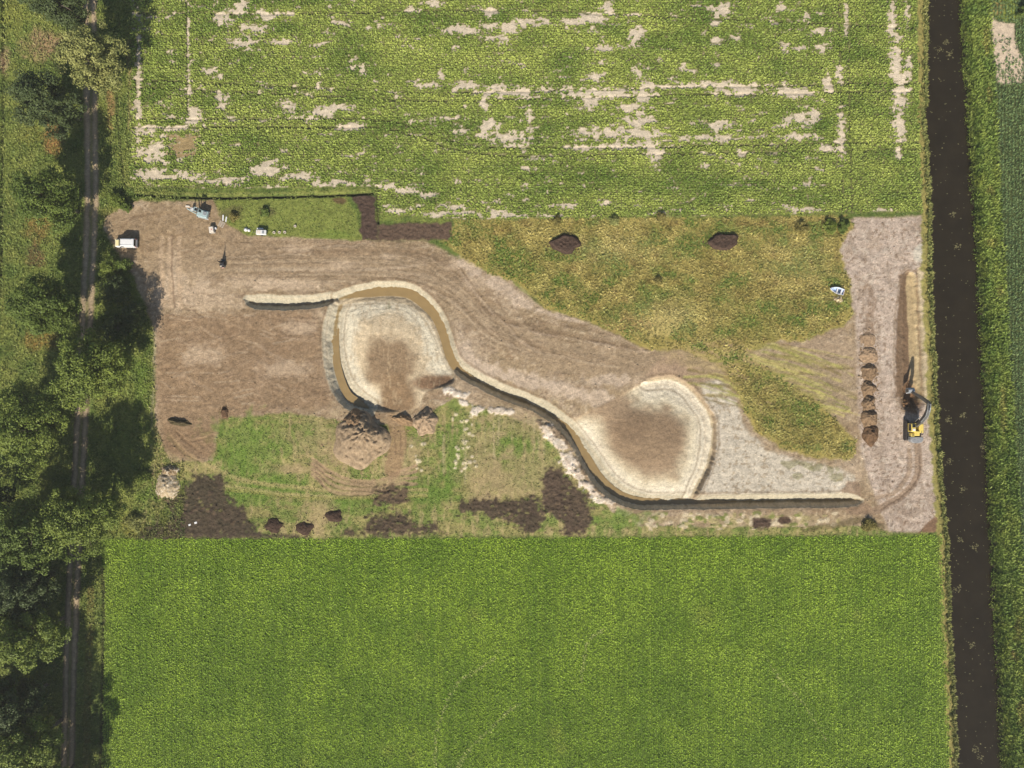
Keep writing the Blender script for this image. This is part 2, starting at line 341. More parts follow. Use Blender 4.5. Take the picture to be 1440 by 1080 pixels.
# tyre track loops over the grass
for o, cc in ((0, S(178, 156, 112)), (9, S(172, 158, 104)), (38, S(178, 160, 112)), (50, S(164, 152, 92))):
    stroke([(236, 610 + o * .6), (270, 640 + o * .6), (310, 662 + o * .5), (350, 676 + o * .3), (420, 685 + o * .3), (510, 690 + o * .2), (600, 688 + o * .2)], 2.2, cc, k=.55, nz=.4, dh=-.03)
for o in (0, 8, 17, 26):
    stroke([(440, 646 + o * .8), (466, 664 + o), (498, 676 + o * .7), (530, 676 + o * .6), (560, 664 + o * .6), (585, 655 + o)], 2.6, random.choice([S(160, 130, 104), S(168, 140, 110)]), k=.85, nz=.2, dh=-.05)
    stroke([(444, 650 + o * .8), (468, 668 + o), (500, 679 + o * .7), (532, 679 + o * .6)], .8, S(92, 74, 56), k=.7, nz=.5, dh=-.1)
stroke([(556, 585), (560, 620), (552, 660)], 12, S(156, 128, 96), k=.85, nz=.2, soft=3)
for xo in (548, 555, 563, 570): stroke([(xo, 596), (xo + 1, 640)], .9, S(120, 96, 72), k=.6, nz=.4)
# loamy disturbed corner west
for k_, (a, b) in enumerate((((238, 612), (262, 640)), ((246, 606), (290, 640)), ((262, 620), (300, 610)), ((256, 630), (280, 650)))):
    stroke([a, ((a[0] + b[0]) / 2, (a[1] + b[1]) / 2 + 3), b], 1.0, S(92, 72, 54), k=.7, dh=-.15)
    stroke([(a[0] + 3, a[1] - 1), (b[0] + 5, b[1] - 1)], 1.8, S(170, 142, 110), k=.6, dh=.1, sm=0)
poly([(230, 600), (262, 604), (300, 600), (304, 640), (286, 648), (240, 640), (228, 625)], S(138, 110, 82), k=.6, soft=5)
# dark spread peat patches: (outline)
peats = [[(272, 668), (312, 668), (320, 700), (350, 722), (362, 742), (366, 754), (195, 756), (206, 738), (240, 724), (234, 700), (256, 694)],
         [(527, 690), (545, 684), (572, 684), (573, 704), (552, 711), (527, 707)],
         [(514, 730), (525, 723), (570, 722), (578, 738), (615, 733), (620, 748), (575, 752), (530, 752), (484, 750), (486, 746), (518, 746)],
         [(645, 706), (690, 702), (760, 700), (764, 724), (766, 744), (735, 752), (728, 735), (700, 728), (650, 722)],
         [(768, 660), (790, 655), (800, 680), (830, 700), (832, 735), (820, 752), (792, 750), (790, 735), (768, 720), (758, 690)]]
for k_, p_ in enumerate(peats):
    poly(p_, (S(70, 58, 50), S(94, 76, 62), S(76, 62, 52), S(72, 58, 50), S(78, 62, 54))[k_], soft=4, rag=2.6, dh=.12, nz=(4.5, 4.5, 9, k_), k=.93)
for i in range(420):
    p_ = peats[i % 5]; q_ = p_[random.randrange(len(p_))]; c_ = (sum(a for a, b in p_) / len(p_), sum(b for a, b in p_) / len(p_)); t_ = random.random() * 1.12
    ell(c_[0] + (q_[0] - c_[0]) * t_ + random.gauss(0, 4), min(754, c_[1] + (q_[1] - c_[1]) * t_ + random.gauss(0, 3)), random.uniform(1.5, 3), random.uniform(1.2, 2.2), random.choice([S(64, 52, 44), S(112, 94, 74), S(96, 80, 62), S(76, 62, 52), S(124, 118, 74)]), k=.7, nz=.3, dh=random.uniform(-.05, .2))
ell(230, 725, 10, 14, S(120, 128, 60), k=.7, nz=.8); ell(252, 718, 5, 14, S(118, 128, 60), k=.6, nz=.8)
poly([(195, 754), (300, 750), (420, 751), (420, 757), (190, 757)], S(74, 62, 52), k=.8)
# whitish dug clay along the stream
for k_, (x, y, rx, ry, r) in enumerate(((645, 554, 15, 5, .1), (632, 548, 8, 4, 0), (672, 577, 10, 6, -.3), (700, 578, 12, 5, .1), (714, 579, 8, 5, 0), (654, 566, 8, 4, .3), (770, 608, 7, 14, -.6), (785, 622, 12, 7, .6), (800, 650, 10, 16, -.6), (812, 668, 14, 7, .8), (826, 684, 12, 6, .6), (842, 700, 12, 7, .7), (856, 704, 9, 6, .3), (776, 600, 10, 4, .5))):
    ell(x, y, rx, ry, S(224, 208, 190), k=.95, nz=.9, rot=r, soft=.25, dh=.25, ns=5, seed=k_)
for k_, (x, y, rx, ry, r) in enumerate(((782, 608, 12, 5, .7), (796, 620, 10, 4, .9), (760, 596, 8, 4, .3), (818, 660, 10, 3, 1.), (840, 688, 10, 3, .7))):
    ell(x, y, rx, ry, S(92, 76, 60), k=.9, nz=1., rot=r, soft=.3, dh=.3, ns=4, seed=k_)
stroke([(640, 548), (680, 566), (730, 582), (770, 604), (800, 640), (830, 680), (860, 704)], 9, S(170, 146, 118), k=.45, nz=.8, ns=(6, 6), dh=.1)
# south margin below the eastern ditch: rough pale turf
for i in range(120):
    x = random.uniform(880, 1180); y = random.uniform(722, 744)
    ell(x, y, random.uniform(2, 6), random.uniform(1.5, 4), random.choice([S(204, 184, 152), S(168, 152, 104), S(118, 124, 60)]), k=.8, nz=.6, dh=.05, seed=i)
ell(1072, 736, 12, 9, S(84, 66, 54), nz=.6); ell(1102, 732, 9, 6, S(88, 68, 54), nz=.6)
stroke([(1130, 744), (1180, 738), (1215, 730), (1240, 742)], 4, S(100, 86, 56), k=.7, nz=.8, ns=(6, 6))
# --- stream: longitudinal lines with (x, y, left bank width, right bank width, floor half width, depth)
cream = S(180, 168, 144); wet = S(150, 126, 86); lip = S(134, 110, 84)
def channel(ctrl, left_col=cream, right_col=None, floor_col=wet, ends=(True, True)):
    c = smooth(ctrl, 5); arr = np.array(c)
    mx = max(arr[:, 2].max(), arr[:, 3].max()) + 14
    w = win(c, mx); d, s, t = line_dist(c, PX[w], PY[w]); idx = np.arange(len(c))
    wl, wr, fl, dep = [np.interp(t, idx, arr[:, k]).astype(np.float32) for k in (2, 3, 4, 5)]
    cut_ = vn(t * 2.3, t * 0 + 3, 6); d = d + (cut_ - .5) * .8 + (fine[w] - .5) * 1.6 + (mid[w] - .5) * 3.0
    bw = np.where(s < 0, wl, wr)
    u = np.clip((d - fl) / bw, 0, 1)
    on = np.where(t < 1e-3, d < fl + bw, True)
    z = -dep * (1 - sstep(0, 1, u) * .6 - u * .4)
    d = d
    bench = np.where(bw > 11, .07 * sstep(.06, 0, np.abs(u - .45)) * dep, 0)
    Hh[w] = np.where(u < 1, np.minimum(Hh[w], z + bench + Hh[w] * u), Hh[w])
    m = 1 - sstep(.96, 1.04, (d - fl) / bw)
    mc = (m * (1 - sstep(.75, 1., u) * .5)).astype(np.float32)
    colr = np.where((s < 0)[..., None], np.asarray(left_col, np.float32), np.asarray(left_col if right_col is None else right_col, np.float32))
    C[w] = C[w] * (1 - mc[..., None]) + colr * mc[..., None]
    C[w] = C[w] * (1 + (mc * ((vn(t * 5.1, u * 1.5, 2) - .5) * .14 + (vn(t * 11, u * 4, 8) - .5) * .12))[..., None])
    # strata in the bank, then wet floor
    put(w, (m * sstep(.18, .0, np.abs(u - .62)) * .45 * (u > 0)).astype(np.float32), S(190, 168, 140))
    put(w, ((1 - sstep(fl - 1, fl + 1.5, d))).astype(np.float32), floor_col)
    lipm = sstep(0, 1.5, d - fl - bw) * (1 - sstep(2, 5, d - fl - bw)) * .5
    put(w, lipm.astype(np.float32), lip)
    ZONE[w][m > .5] = Z_CHAN
    return w, d, s, t
# gentle shelving floors of the two basins, cut before the channels
b1 = smooth([(476, 425), (500, 416), (545, 410), (585, 420), (612, 446), (628, 486), (640, 520), (636, 540), (600, 552), (588, 575), (545, 580), (512, 574), (486, 552), (470, 510), (468, 460), (476, 425)], 3)
w = win(b1, 8); sd1 = poly_sd(b1, PX[w], PY[w])
d1, _, _ = line_dist(smooth([(516, 574), (488, 556), (472, 515), (468, 470), (476, 430), (500, 414), (545, 406), (585, 416), (612, 442), (628, 486), (634, 510)], 3), PX[w], PY[w])
ins = sstep(0, 3, sd1).astype(np.float32); wob = (fbm(PX[w] / 14, PY[w] / 14, 3, 4) - .5) * 18
Hh[w] += ins * (-1.25 * (1 - sstep(2, 62, d1)) - .1)
put(w, ins, S(212, 188, 154)); put(w, ins * (1 - sstep(24, 40, d1 + wob)), S(226, 210, 182))
for r0, dd in ((17, .10), (27, .12), (36, .05)):
    put(w, ins * sstep(1.6, .3, np.abs(d1 + wob * .3 - r0)) * .3, S(176, 156, 126)); Hh[w] += ins * dd * .6 * sstep(-2.5, 2.5, d1 + wob * .3 - r0)
r_ = np.hypot((PX[w] - 548) / 46, (PY[w] - 512) / 50)
put(w, ins * (1 - sstep(.55, 1.05, r_ + wob / 40)) * .95, S(142, 116, 88))
r_ = np.hypot((PX[w] - 558) / 30, (PY[w] - 560) / 40); put(w, ins * (1 - sstep(.6, 1.2, r_ + wob / 50)), S(146, 118, 88))
r_ = np.hypot((PX[w] - 612) / 34, (PY[w] - 538) / 13); put(w, ins * (1 - sstep(.6, 1.2, r_ + wob / 40)), S(136, 106, 80))
put(w, ins * sstep(.62, .75, fbm(PX[w] / 3, PY[w] / 12, 1, 3)) * .5, S(182, 156, 122))
ZONE[w][ins > .5] = Z_CHAN
stroke([(545, 418), (546, 432)], 2, S(160, 152, 118), k=.6); stroke([(535, 445), (536, 470)], 1.2, S(186, 160, 128), k=.7)
b2 = smooth([(905, 536), (945, 530), (982, 556), (1003, 590), (1003, 630), (992, 668), (972, 702), (940, 708), (905, 706), (870, 694), (842, 662), (818, 622), (800, 596), (840, 570), (880, 550), (905, 536)], 3)
w = win(b2, 8); sd2 = poly_sd(b2, PX[w], PY[w])
d2, _, _ = line_dist(smooth([(915, 537), (945, 533), (982, 558), (1002, 590), (1002, 630), (992, 668), (972, 704), (920, 708), (872, 696), (842, 664), (818, 624)], 3), PX[w], PY[w])
ins = sstep(0, 5, sd2).astype(np.float32); wob = (fbm(PX[w] / 14, PY[w] / 14, 5, 4) - .5) * 20
Hh[w] += ins * (-1.0 * (1 - sstep(2, 70, d2)))
put(w, ins, S(160, 134, 106)); put(w, ins * (1 - sstep(22, 52, d2 + wob)), S(214, 196, 164)); put(w, ins * (1 - sstep(8, 38, d2 + wob)), S(230, 214, 188))
for r0, dd in ((12, .12), (22, .1), (33, .06)):
    put(w, ins * sstep(1.5, .3, np.abs(d2 + wob * .35 - r0)) * .22, S(180, 160, 132)); Hh[w] += ins * dd * .5 * sstep(-2.5, 2.5, d2 + wob * .35 - r0)
r_ = np.hypot((PX[w] - 905) / 62, (PY[w] - 618) / 42); put(w, ins * (1 - sstep(.5, 1.1, r_ + wob / 40)), S(152, 126, 98))
r_ = np.hypot((PX[w] - 888) / 34, (PY[w] - 600) / 26); put(w, ins * (1 - sstep(.4, 1.2, r_ + wob / 30)) * .7, S(130, 106, 82))
r_ = np.hypot((PX[w] - 940) / 26, (PY[w] - 610) / 26); put(w, ins * (1 - sstep(.4, 1.2, r_ + wob / 30)) * .5, S(136, 112, 88))
ZONE[w][(ins > .5)] = Z_CHAN
channel([(350, 424, 9, 5, .6, .9), (362, 427, 12, 7, 1, 1.3), (400, 428, 12, 7, 1.2, 1.5), (440, 426, 11, 7, 1.2, 1.5), (466, 421, 10, 6, 1.4, 1.4)], floor_col=S(150, 128, 98))
L3 = [(516, 574, 12, 11, 2, 1.6), (502, 566, 12, 12, 4, 1.8), (488, 556, 10, 13, 5, 1.9), (478, 536, 12, 11, 4.5, 1.8), (471, 508, 14, 9, 3, 1.6), (469, 470, 14, 8, 2.4, 1.4), (473, 440, 12, 8, 2.2, 1.3), (482, 418, 8, 8, 2, 1.2)]
channel(L3, left_col=S(196, 182, 156), floor_col=S(150, 126, 86))
L2 = [(476, 419, 9, 8, 1.5, 1.3), (505, 412, 9, 10, 3, 1.5), (540, 408, 9, 12, 4.5, 1.6), (572, 411, 9, 12, 5, 1.6), (594, 425, 9, 10, 4.5, 1.6), (612, 444, 9, 10, 3.8, 1.6), (623, 468, 9, 9, 3.6, 1.6), (630, 492, 9, 8, 3.4, 1.7),
      (636, 508, 10, 7, 2.4, 1.7), (650, 523, 12, 7, 1.6, 1.7), (675, 538, 12, 7, 1.5, 1.7), (705, 552, 12, 7, 1.5, 1.7), (745, 568, 12, 7, 1.6, 1.7), (772, 582, 12, 7, 1.6, 1.7), (797, 602, 12, 8, 2, 1.7),
      (814, 625, 12, 8, 3, 1.7), (829, 650, 14, 8, 4.5, 1.7), (843, 672, 14, 8, 5, 1.7), (862, 691, 14, 8, 4, 1.7), (882, 702, 13, 8, 3, 1.7), (908, 708, 12, 7, 1.8, 1.7), (960, 708, 11, 7, 1.6, 1.7), (1030, 707, 11, 7, 1.6, 1.7),
      (1120, 706, 11, 7, 1.6, 1.6), (1185, 705, 10, 7, 1.6, 1.5), (1206, 704, 6, 6, 1, 1.1), (1212, 704, 3, 3, .5, .3)]
channel(L2, left_col=cream, right_col=S(196, 174, 142))
channel([(912, 536, 3, 10, .6, .4), (945, 533, 4, 12, .8, .7), (968, 545, 4, 12, 1, .9), (984, 562, 4, 14, 1, 1.0), (1002, 590, 4, 14, 1, 1.1), (1003, 628, 4, 14, 1.2, 1.2), (995, 660, 4, 12, 1.4, 1.3), (983, 683, 4, 10, 2, 1.4), (974, 702, 4, 8, 2, 1.5)], left_col=S(168, 144, 116), right_col=S(226, 210, 184), floor_col=S(190, 170, 138))
stroke([(985, 698), (1060, 695), (1130, 694), (1180, 693)], .7, S(136, 124, 104), k=.6)
# dug canal-side trench on the east strip
channel([(1290, 556, 9, 24, 4, 1.3), (1288, 500, 9, 24, 4.5, 1.3), (1286, 450, 8, 21, 4.5, 1.2), (1283, 405, 5, 13, 4.5, 1.0), (1281, 390, 4, 8, 4, .7)][::-1], left_col=S(190, 166, 126), right_col=S(120, 96, 74), floor_col=S(176, 152, 114))  # dark right bank colour carries the shade of the west slope
poly([(1291, 376), (1301, 372), (1303, 420), (1309, 540), (1311, 560), (1302, 575), (1298, 540), (1294, 470)], S(196, 174, 140), k=.9, soft=1.5, dh=-.1)
stroke([(1290, 380), (1293, 430), (1297, 500), (1299, 560)], .9, S(134, 104, 70), k=.8, dh=-.15)
poly([(1266, 386), (1274, 386), (1281, 470), (1283, 558), (1259, 558), (1261, 470)], S(126, 100, 76), k=.85, soft=1.5, rag=1.2)  # west slope painted darker again, its shade put into the colour
ell(1284, 560, 12, 22, S(122, 92, 66), nz=.5, dh=-1.0, soft=.4)
# --- ditch line between north field and site, and the west ditch
stroke([(190, 274), (300, 278), (420, 276), (486, 274), (525, 272)], 1.5, S(60, 56, 40), dh=-.7, rag=.4, k=.9)  # dark line paints the shadow inside the ditch
stroke([(190, 270), (300, 273), (420, 271), (520, 268)], 1.6, S(150, 150, 84), k=.7, nz=.3)
stroke([(530, 262), (531, 290), (532, 314)], 1.3, S(60, 56, 40), dh=-.6, rag=.4, k=.9)
stroke([(2, -60), (4, 60), (5, 100), (3, 200), (2, 280), (0, 420)], 1.6, S(40, 42, 28), dh=-.8, k=.95)
stroke([(27, 165), (28, 210), (27, 240)], 1.2, S(62, 66, 38), k=.7, dh=-.2)
stroke([(160, 90), (164, 140), (168, 200), (176, 262)], 1.5, S(60, 62, 38), k=.8, dh=-.4, nz=.3)
stroke([(181, 60), (184, 120), (184, 180)], 4, S(160, 140, 98), k=.6, nz=.6)
stroke([(144, 800), (146, 860), (144, 950), (141, 1100)], 3, S(58, 60, 34), k=.85, dh=-.5, nz=.4)
stroke([(128, 830), (126, 900), (122, 1000), (122, 1100)], 5, S(134, 112, 66), k=.55, nz=.6)
for (x, y, rx, ry, c_) in ((62, 62, 26, 20, S(176, 140, 110)), (75, 190, 14, 26, S(160, 112, 70)), (55, 315, 20, 22, S(150, 120, 66)), (50, 360, 12, 14, S(124, 92, 66)), (56, 480, 22, 12, S(150, 116, 60)), (155, 150, 5, 36, S(158, 124, 84)), (20, 20, 18, 22, S(146, 148, 70)), (6, 84, 7, 16, S(180, 150, 118)), (45, 190, 14, 14, S(134, 132, 62)), (200, 540, 10, 40, S(110, 132, 54)), (185, 740, 18, 14, S(140, 134, 66)), (205, 700, 12, 16, S(112, 134, 54))):
    ell(x, y, rx, ry, c_, k=.75, nz=.8, soft=.5)
# track under the trees
road = smooth([(126, -100), (126, 0), (127, 80), (128, 160), (129, 270), (126, 360), (123, 420), (118, 520), (113, 620), (108, 720), (104, 800), (100, 900), (97, 1000), (95, 1180)], 4)
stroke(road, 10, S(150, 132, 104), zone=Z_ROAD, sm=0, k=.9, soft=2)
put(full, ((ZONE == Z_ROAD) * sstep(400, 520, PY) * .6).astype(np.float32), S(104, 92, 72))  # southern stretch darkened in colour to stand for the tree shade
for o in (-5.2, 5.2): stroke([(x + o, y) for x, y in road], 2.4, S(186, 164, 134), sm=0, k=.8, dh=-.05, nz=.2)
stroke(road, 1.8, S(128, 128, 74), sm=0, k=.6, nz=.5)
# --- canal banks
db = np.maximum(cw - PX, PX - ce)            # >0 outside the water
bankm = ((PX > cw - 15) & (PX < ef)).astype(np.float32)
put(full, bankm * (PX < 1345) * sstep(16, 12, db), S(150, 140, 80)); put(full, bankm * (PX >= 1345), S(108, 126, 60))
put(full, bankm * (PX >= 1345) * sstep(.5, .64, fbm(PX / 6, PY / 18, 4, 3)) * .7, S(140, 140, 62))
ZONE[(bankm > .5) & ((PX > 1345) | (db < 10))] = Z_BANK
Hh -= np.where(db < 6, np.clip(6 - db, 0, 16) * 0.13, 0) * 1.0
put(full, (1 - sstep(0, 3, db)) * (db > -14), S(70, 60, 44))
put(full, ((db < 0)).astype(np.float32), S(54, 47, 36))
for (x, y, rx, ry) in ((1389, 137, 4, 14), (1391, 270, 6, 5), (1395, 343, 8, 6), (1407, 560, 4, 20), (1409, 590, 3, 24), (1430, 885, 5, 16), (1425, 922, 5, 8), (1434, 1000, 5, 20), (1385, 60, 4, 20), (1403, 410, 4, 8)):
    ell(x, y, rx, ry, S(188, 144, 94), k=.8, nz=.6)
EBARE = [(1392, 18), (1400, 30), (1426, 34), (1430, 70), (1440, 84), (1440, 116), (1404, 118), (1396, 90)]
poly(EBARE, S(206, 186, 160)); ell(1415, 14, 22, 16, S(140, 150, 62), k=.9); ell(1404, 12, 8, 10, S(168, 140, 90), k=.7)
stroke([(1399, 150), (1404, 270), (1413, 400), (1421, 540), (1431, 700), (1440, 830)], 1.4, S(60, 66, 36), k=.7, sm=0)
# --- bare patches of the north field
BARE = [(722, 130, 48, 6), (700, 122, 14, 4), (855, 130, 50, 7), (903, 132, 9, 20), (885, 150, 24, 6), (825, 145, 12, 6), (900, 170, 20, 8), (850, 187, 42, 7), (905, 188, 26, 9), (925, 187, 12, 5), (870, 206, 40, 3.5), (918, 212, 10, 14),
        (720, 195, 40, 5), (820, 208, 24, 4), (1020, 120, 50, 3.5), (1042, 127, 22, 7), (930, 122, 30, 3), (836, 26, 18, 8), (855, 16, 6, 10), (893, 50, 9, 14), (812, 30, 20, 4), (740, 32, 24, 5), (1015, 14, 14, 8), (1005, 33, 6, 4), (1008, 56, 6, 4),
        (1036, 55, 6, 4), (1095, 10, 5, 5), (1133, 24, 6, 6), (1150, 45, 16, 5), (1158, 66, 8, 6), (1120, 68, 14, 3), (1115, 130, 22, 6), (1164, 118, 6, 14), (1180, 100, 6, 12), (1183, 190, 6, 26), (1125, 168, 16, 8), (1145, 160, 8, 8), (1120, 193, 24, 4),
        (1254, 20, 8, 34), (1260, 80, 9, 30), (1266, 130, 9, 26), (1264, 175, 9, 20), (1275, 20, 3, 26), (1278, 90, 4, 14), (1263, 215, 4, 8), (1163, 210, 12, 4), (1100, 178, 10, 4), (1010, 175, 24, 5), (1000, 195, 30, 4),
        (311, 27, 12, 8), (340, 10, 10, 12), (355, 40, 14, 6), (345, 60, 22, 6), (400, 60, 16, 4), (372, 22, 12, 5), (310, 140, 8, 10), (265, 60, 3, 50), (266, 130, 4, 34), (272, 165, 8, 18), (255, 180, 20, 4), (258, 205, 16, 16), (395, 20, 14, 4),
        (405, 150, 8, 8), (470, 152, 24, 5), (455, 158, 22, 4), (492, 178, 14, 5), (476, 34, 14, 4), (580, 15, 8, 5), (600, 120, 18, 4), (655, 120, 14, 6), (690, 38, 14, 5), (650, 42, 22, 5), (690, 15, 16, 4), (705, 55, 14, 4), (620, 108, 4, 8), (688, 180, 12, 8),
        (630, 167, 14, 4), (610, 6, 10, 5), (715, 40, 14, 7), (680, 145, 6, 10), (648, 185, 8, 5), (855, 68, 20, 4), (835, 108, 14, 5), (895, 100, 8, 5), (745, 165, 5, 14), (1190, 30, 3, 20),
        (215, 245, 24, 12), (260, 248, 30, 8), (310, 255, 30, 7), (375, 240, 26, 12), (420, 248, 26, 8), (395, 262, 20, 5), (380, 228, 12, 8), (475, 258, 30, 6), (545, 262, 16, 6), (570, 268, 16, 7), (600, 276, 14, 6), (640, 292, 20, 5), (560, 296, 18, 6), (700, 298, 18, 5), (215, 215, 22, 10), (205, 185, 14, 8), (790, 290, 18, 5), (640, 300, 50, 4), (740, 304, 50, 3), (850, 285, 12, 6), (1130, 296, 18, 4), (195, 120, 6, 70), (1240, 296, 14, 4)]
bare = np.zeros_like(PX)
nzb = fbm(PX / 9, PY / 4.5, 1, 4)
for (x, y, rx, ry) in BARE:
    if y > 225: rx, ry = rx * .85, ry * .62
    if ry > 30: rx *= .6
    w = win([(x - 2 * rx, y - 2 * ry), (x + 2 * rx, y + 2 * ry)], 2)
    r = np.sqrt(((PX[w] - x) / rx) ** 2 + ((PY[w] - y) / ry) ** 2) + (nzb[w] - .5) * 2.0 + (fbm(PX[w] / 7, PY[w] / 1.9, 10, 3) - .5) * 2.8
    bare[w] = np.maximum(bare[w], 1 - sstep(.6, 1.55, r))
north = sstep(0, 3, np.where(PY < 262, np.minimum(PX - 186, 1284 - PX), np.minimum(np.minimum(PX - 534, 1294 - PX), 303 - PY)))
nb = sstep(.60, .78, fbm(PX / 16 + 5, PY / 5, 8, 4) + (fbm(PX / 2.6, PY / 2.6, 4, 2) - .5) * .2); bare = np.maximum(bare, nb * .75 * (PX < 1160))
TRAM = [smooth([(186, 168 + o), (300, 168 + o), (440, 168 + o), (540, 170 + o), (590, 182 + o), (640, 200 + o), (700, 208 + o), (800, 208 + o), (1000, 206 + o * .9), (1180, 202 + o), (1290, 200 + o)], 3) for o in (0, 11)]
TRAM += [[(186, 112 + o), (600, 132 + o), (1000, 122 + o), (1290, 118 + o)] for o in (0, 11)] + [[(186, 20 + o), (420, 20 + o), (720, 14 + o), (1290, 40 + o)] for o in (0,)] + [[(x, -100), (x + 4, 120), (x + 8, 296)] for x in (1177, 1189)] + [[(262, -100), (264, 190)]]
tram = np.zeros_like(PX)
for t in TRAM:
    w = win(t, 5); d, _, _ = line_dist(t, PX[w], PY[w]); tram[w] = np.maximum(tram[w], 1 - sstep(.8, 2.2, d))
isn = (ZONE == Z_NFIELD)
put(full, (isn * tram * (bare < .4)).astype(np.float32), S(74, 80, 44)); Hh -= isn * tram * .12
put(full, (isn * sstep(.2, .6, bare)).astype(np.float32), SOIL_N * .97)
put(full, (isn * (np.abs(PX - 258) < 24) * (np.abs(PY - 203) < 18) * sstep(.3, .8, bare)).astype(np.float32), S(158, 136, 96))
put(full, (isn * (1 - sstep(.1, .45, bare)) * (1 - tram * .6) * (.5 + .45 * sstep(.4, .6, mid))).astype(np.float32), S(112, 114, 66))
# large-scale variation and relief
Hh += (mid - .5) * .25 * (ZONE != Z_BANK) + (fine - .5) * .10
Hh += np.where((ZONE == Z_SITE) | (ZONE == Z_CHAN), (fbm(PX / 2.2, PY / 2.2, 10, 2) - .5) * .10, 0)
tint_ = ((ZONE == Z_SITE) | (ZONE == Z_CHAN))[..., None]; C *= np.where(tint_, np.array([.98, 1.02, 1.03], np.float32), 1)
gr_ = (fbm(PX / 1.8, PY / 1.8, 3, 2) - .5) * .55 + (fine - .5) * .35 + (fbm(PX / 7, PY / 4, 9, 4) - .5) * .35
C *= (1 + gr_ * np.where((ZONE == Z_SITE) | (ZONE == Z_VERGE), 1, .55))[..., None]
dk_ = (C.sum(-1) < .24) & ((ZONE == Z_SITE) | (ZONE == Z_VERGE)); Hh += dk_ * (fbm(PX / 2.4, PY / 2.4, 6, 2) - .5) * .35
C *= (0.93 + .14 * fbm(PX / 90, PY / 90, 5, 3))[..., None]
np.clip(C, .004, .9, out=C)

def hz(px, py):
    i = np.clip(((np.asarray(px) - X0) / STEP).round().astype(int), 0, NX - 1); j = np.clip(((np.asarray(py) - Y0) / STEP).round().astype(int), 0, NY - 1)
    return Hh[j, i]
def grid(arr, px, py):
    i = np.clip(((px - X0) / STEP).round().astype(int), 0, NX - 1); j = np.clip(((py - Y0) / STEP).round().astype(int), 0, NY - 1)
    return arr[j, i]

# ------------------------------------------------------------------ mesh from numpy
def np_mesh(name, V, F, col=None, mat=None, domain='POINT', smooth_=False, parent=None):
    me = bpy.data.meshes.new(name); k = F.shape[1]
    me.vertices.add(len(V)); me.vertices.foreach_set('co', np.ascontiguousarray(V, np.float32).ravel())
    me.loops.add(F.size); me.loops.foreach_set('vertex_index', np.ascontiguousarray(F, np.int32).ravel())
    me.polygons.add(len(F)); me.polygons.foreach_set('loop_start', np.arange(len(F), dtype=np.int32) * k)
    if smooth_: me.polygons.foreach_set('use_smooth', np.ones(len(F), bool))
    if col is not None:
        a = me.attributes.new('Col', 'FLOAT_COLOR', domain)
        cc = np.ones((len(col), 4), np.float32); cc[:, :3] = col; a.data.foreach_set('color', cc.ravel())
    me.update(calc_edges=True)
    if mat: me.materials.append(mat)
    o = bpy.data.objects.new(name, me); COL.objects.link(o)
    if parent: o.parent = parent
    return o
WX, WY = gx(PX), gy(PY)
AV = np.stack([WX, WY, Hh], -1).reshape(-1, 3); AC = C.reshape(-1, 3)
jj, ii = np.meshgrid(np.arange(NY - 1), np.arange(NX - 1), indexing='ij')
v0 = (jj * NX + ii).ravel(); AF = np.stack([v0 + NX, v0 + NX + 1, v0 + 1, v0], -1); fz = ZONE[:-1, :-1].ravel()
for z, nm in ((Z_VERGE, 'ground'), (Z_NFIELD, 'field'), (Z_SFIELD, 'field'), (Z_SITE, 'bare_earth'), (Z_MEADOW, 'meadow'), (Z_BANK, 'canal_bank'), (Z_ROAD, 'dirt_road'), (Z_CHAN, 'stream_bed'), (Z_EFIELD, 'field')):
    f = AF[fz == z]
    if not len(f): continue
    u, inv = np.unique(f.ravel(), return_inverse=True)
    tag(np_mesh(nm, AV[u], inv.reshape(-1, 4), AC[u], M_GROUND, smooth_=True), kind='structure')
# far land out to the horizon: a ring of fields round the detailed part
fx = [-3000, -900, -400, gx(ax[0]), gx(ax[-1]), 400, 900, 3000]; fy = [-3000, -900, -400, gy(ay[-1]), gy(ay[0]), 400, 900, 3000]
V = np.array([(x, y, 0) for y in fy for x in fx], float); F = []
for j in range(7):
    for i in range(7):
        if i == 3 and j == 3: continue
        F.append((j * 8 + i, j * 8 + i + 1, j * 8 + i + 9, j * 8 + i + 8))
far = np.array([S(90, 112, 48)] * len(V)) * (0.8 + .4 * np.random.default_rng(2).random((len(V), 1)))
tag(np_mesh('ground', V, np.array(F), far, M_GROUND), kind='structure')

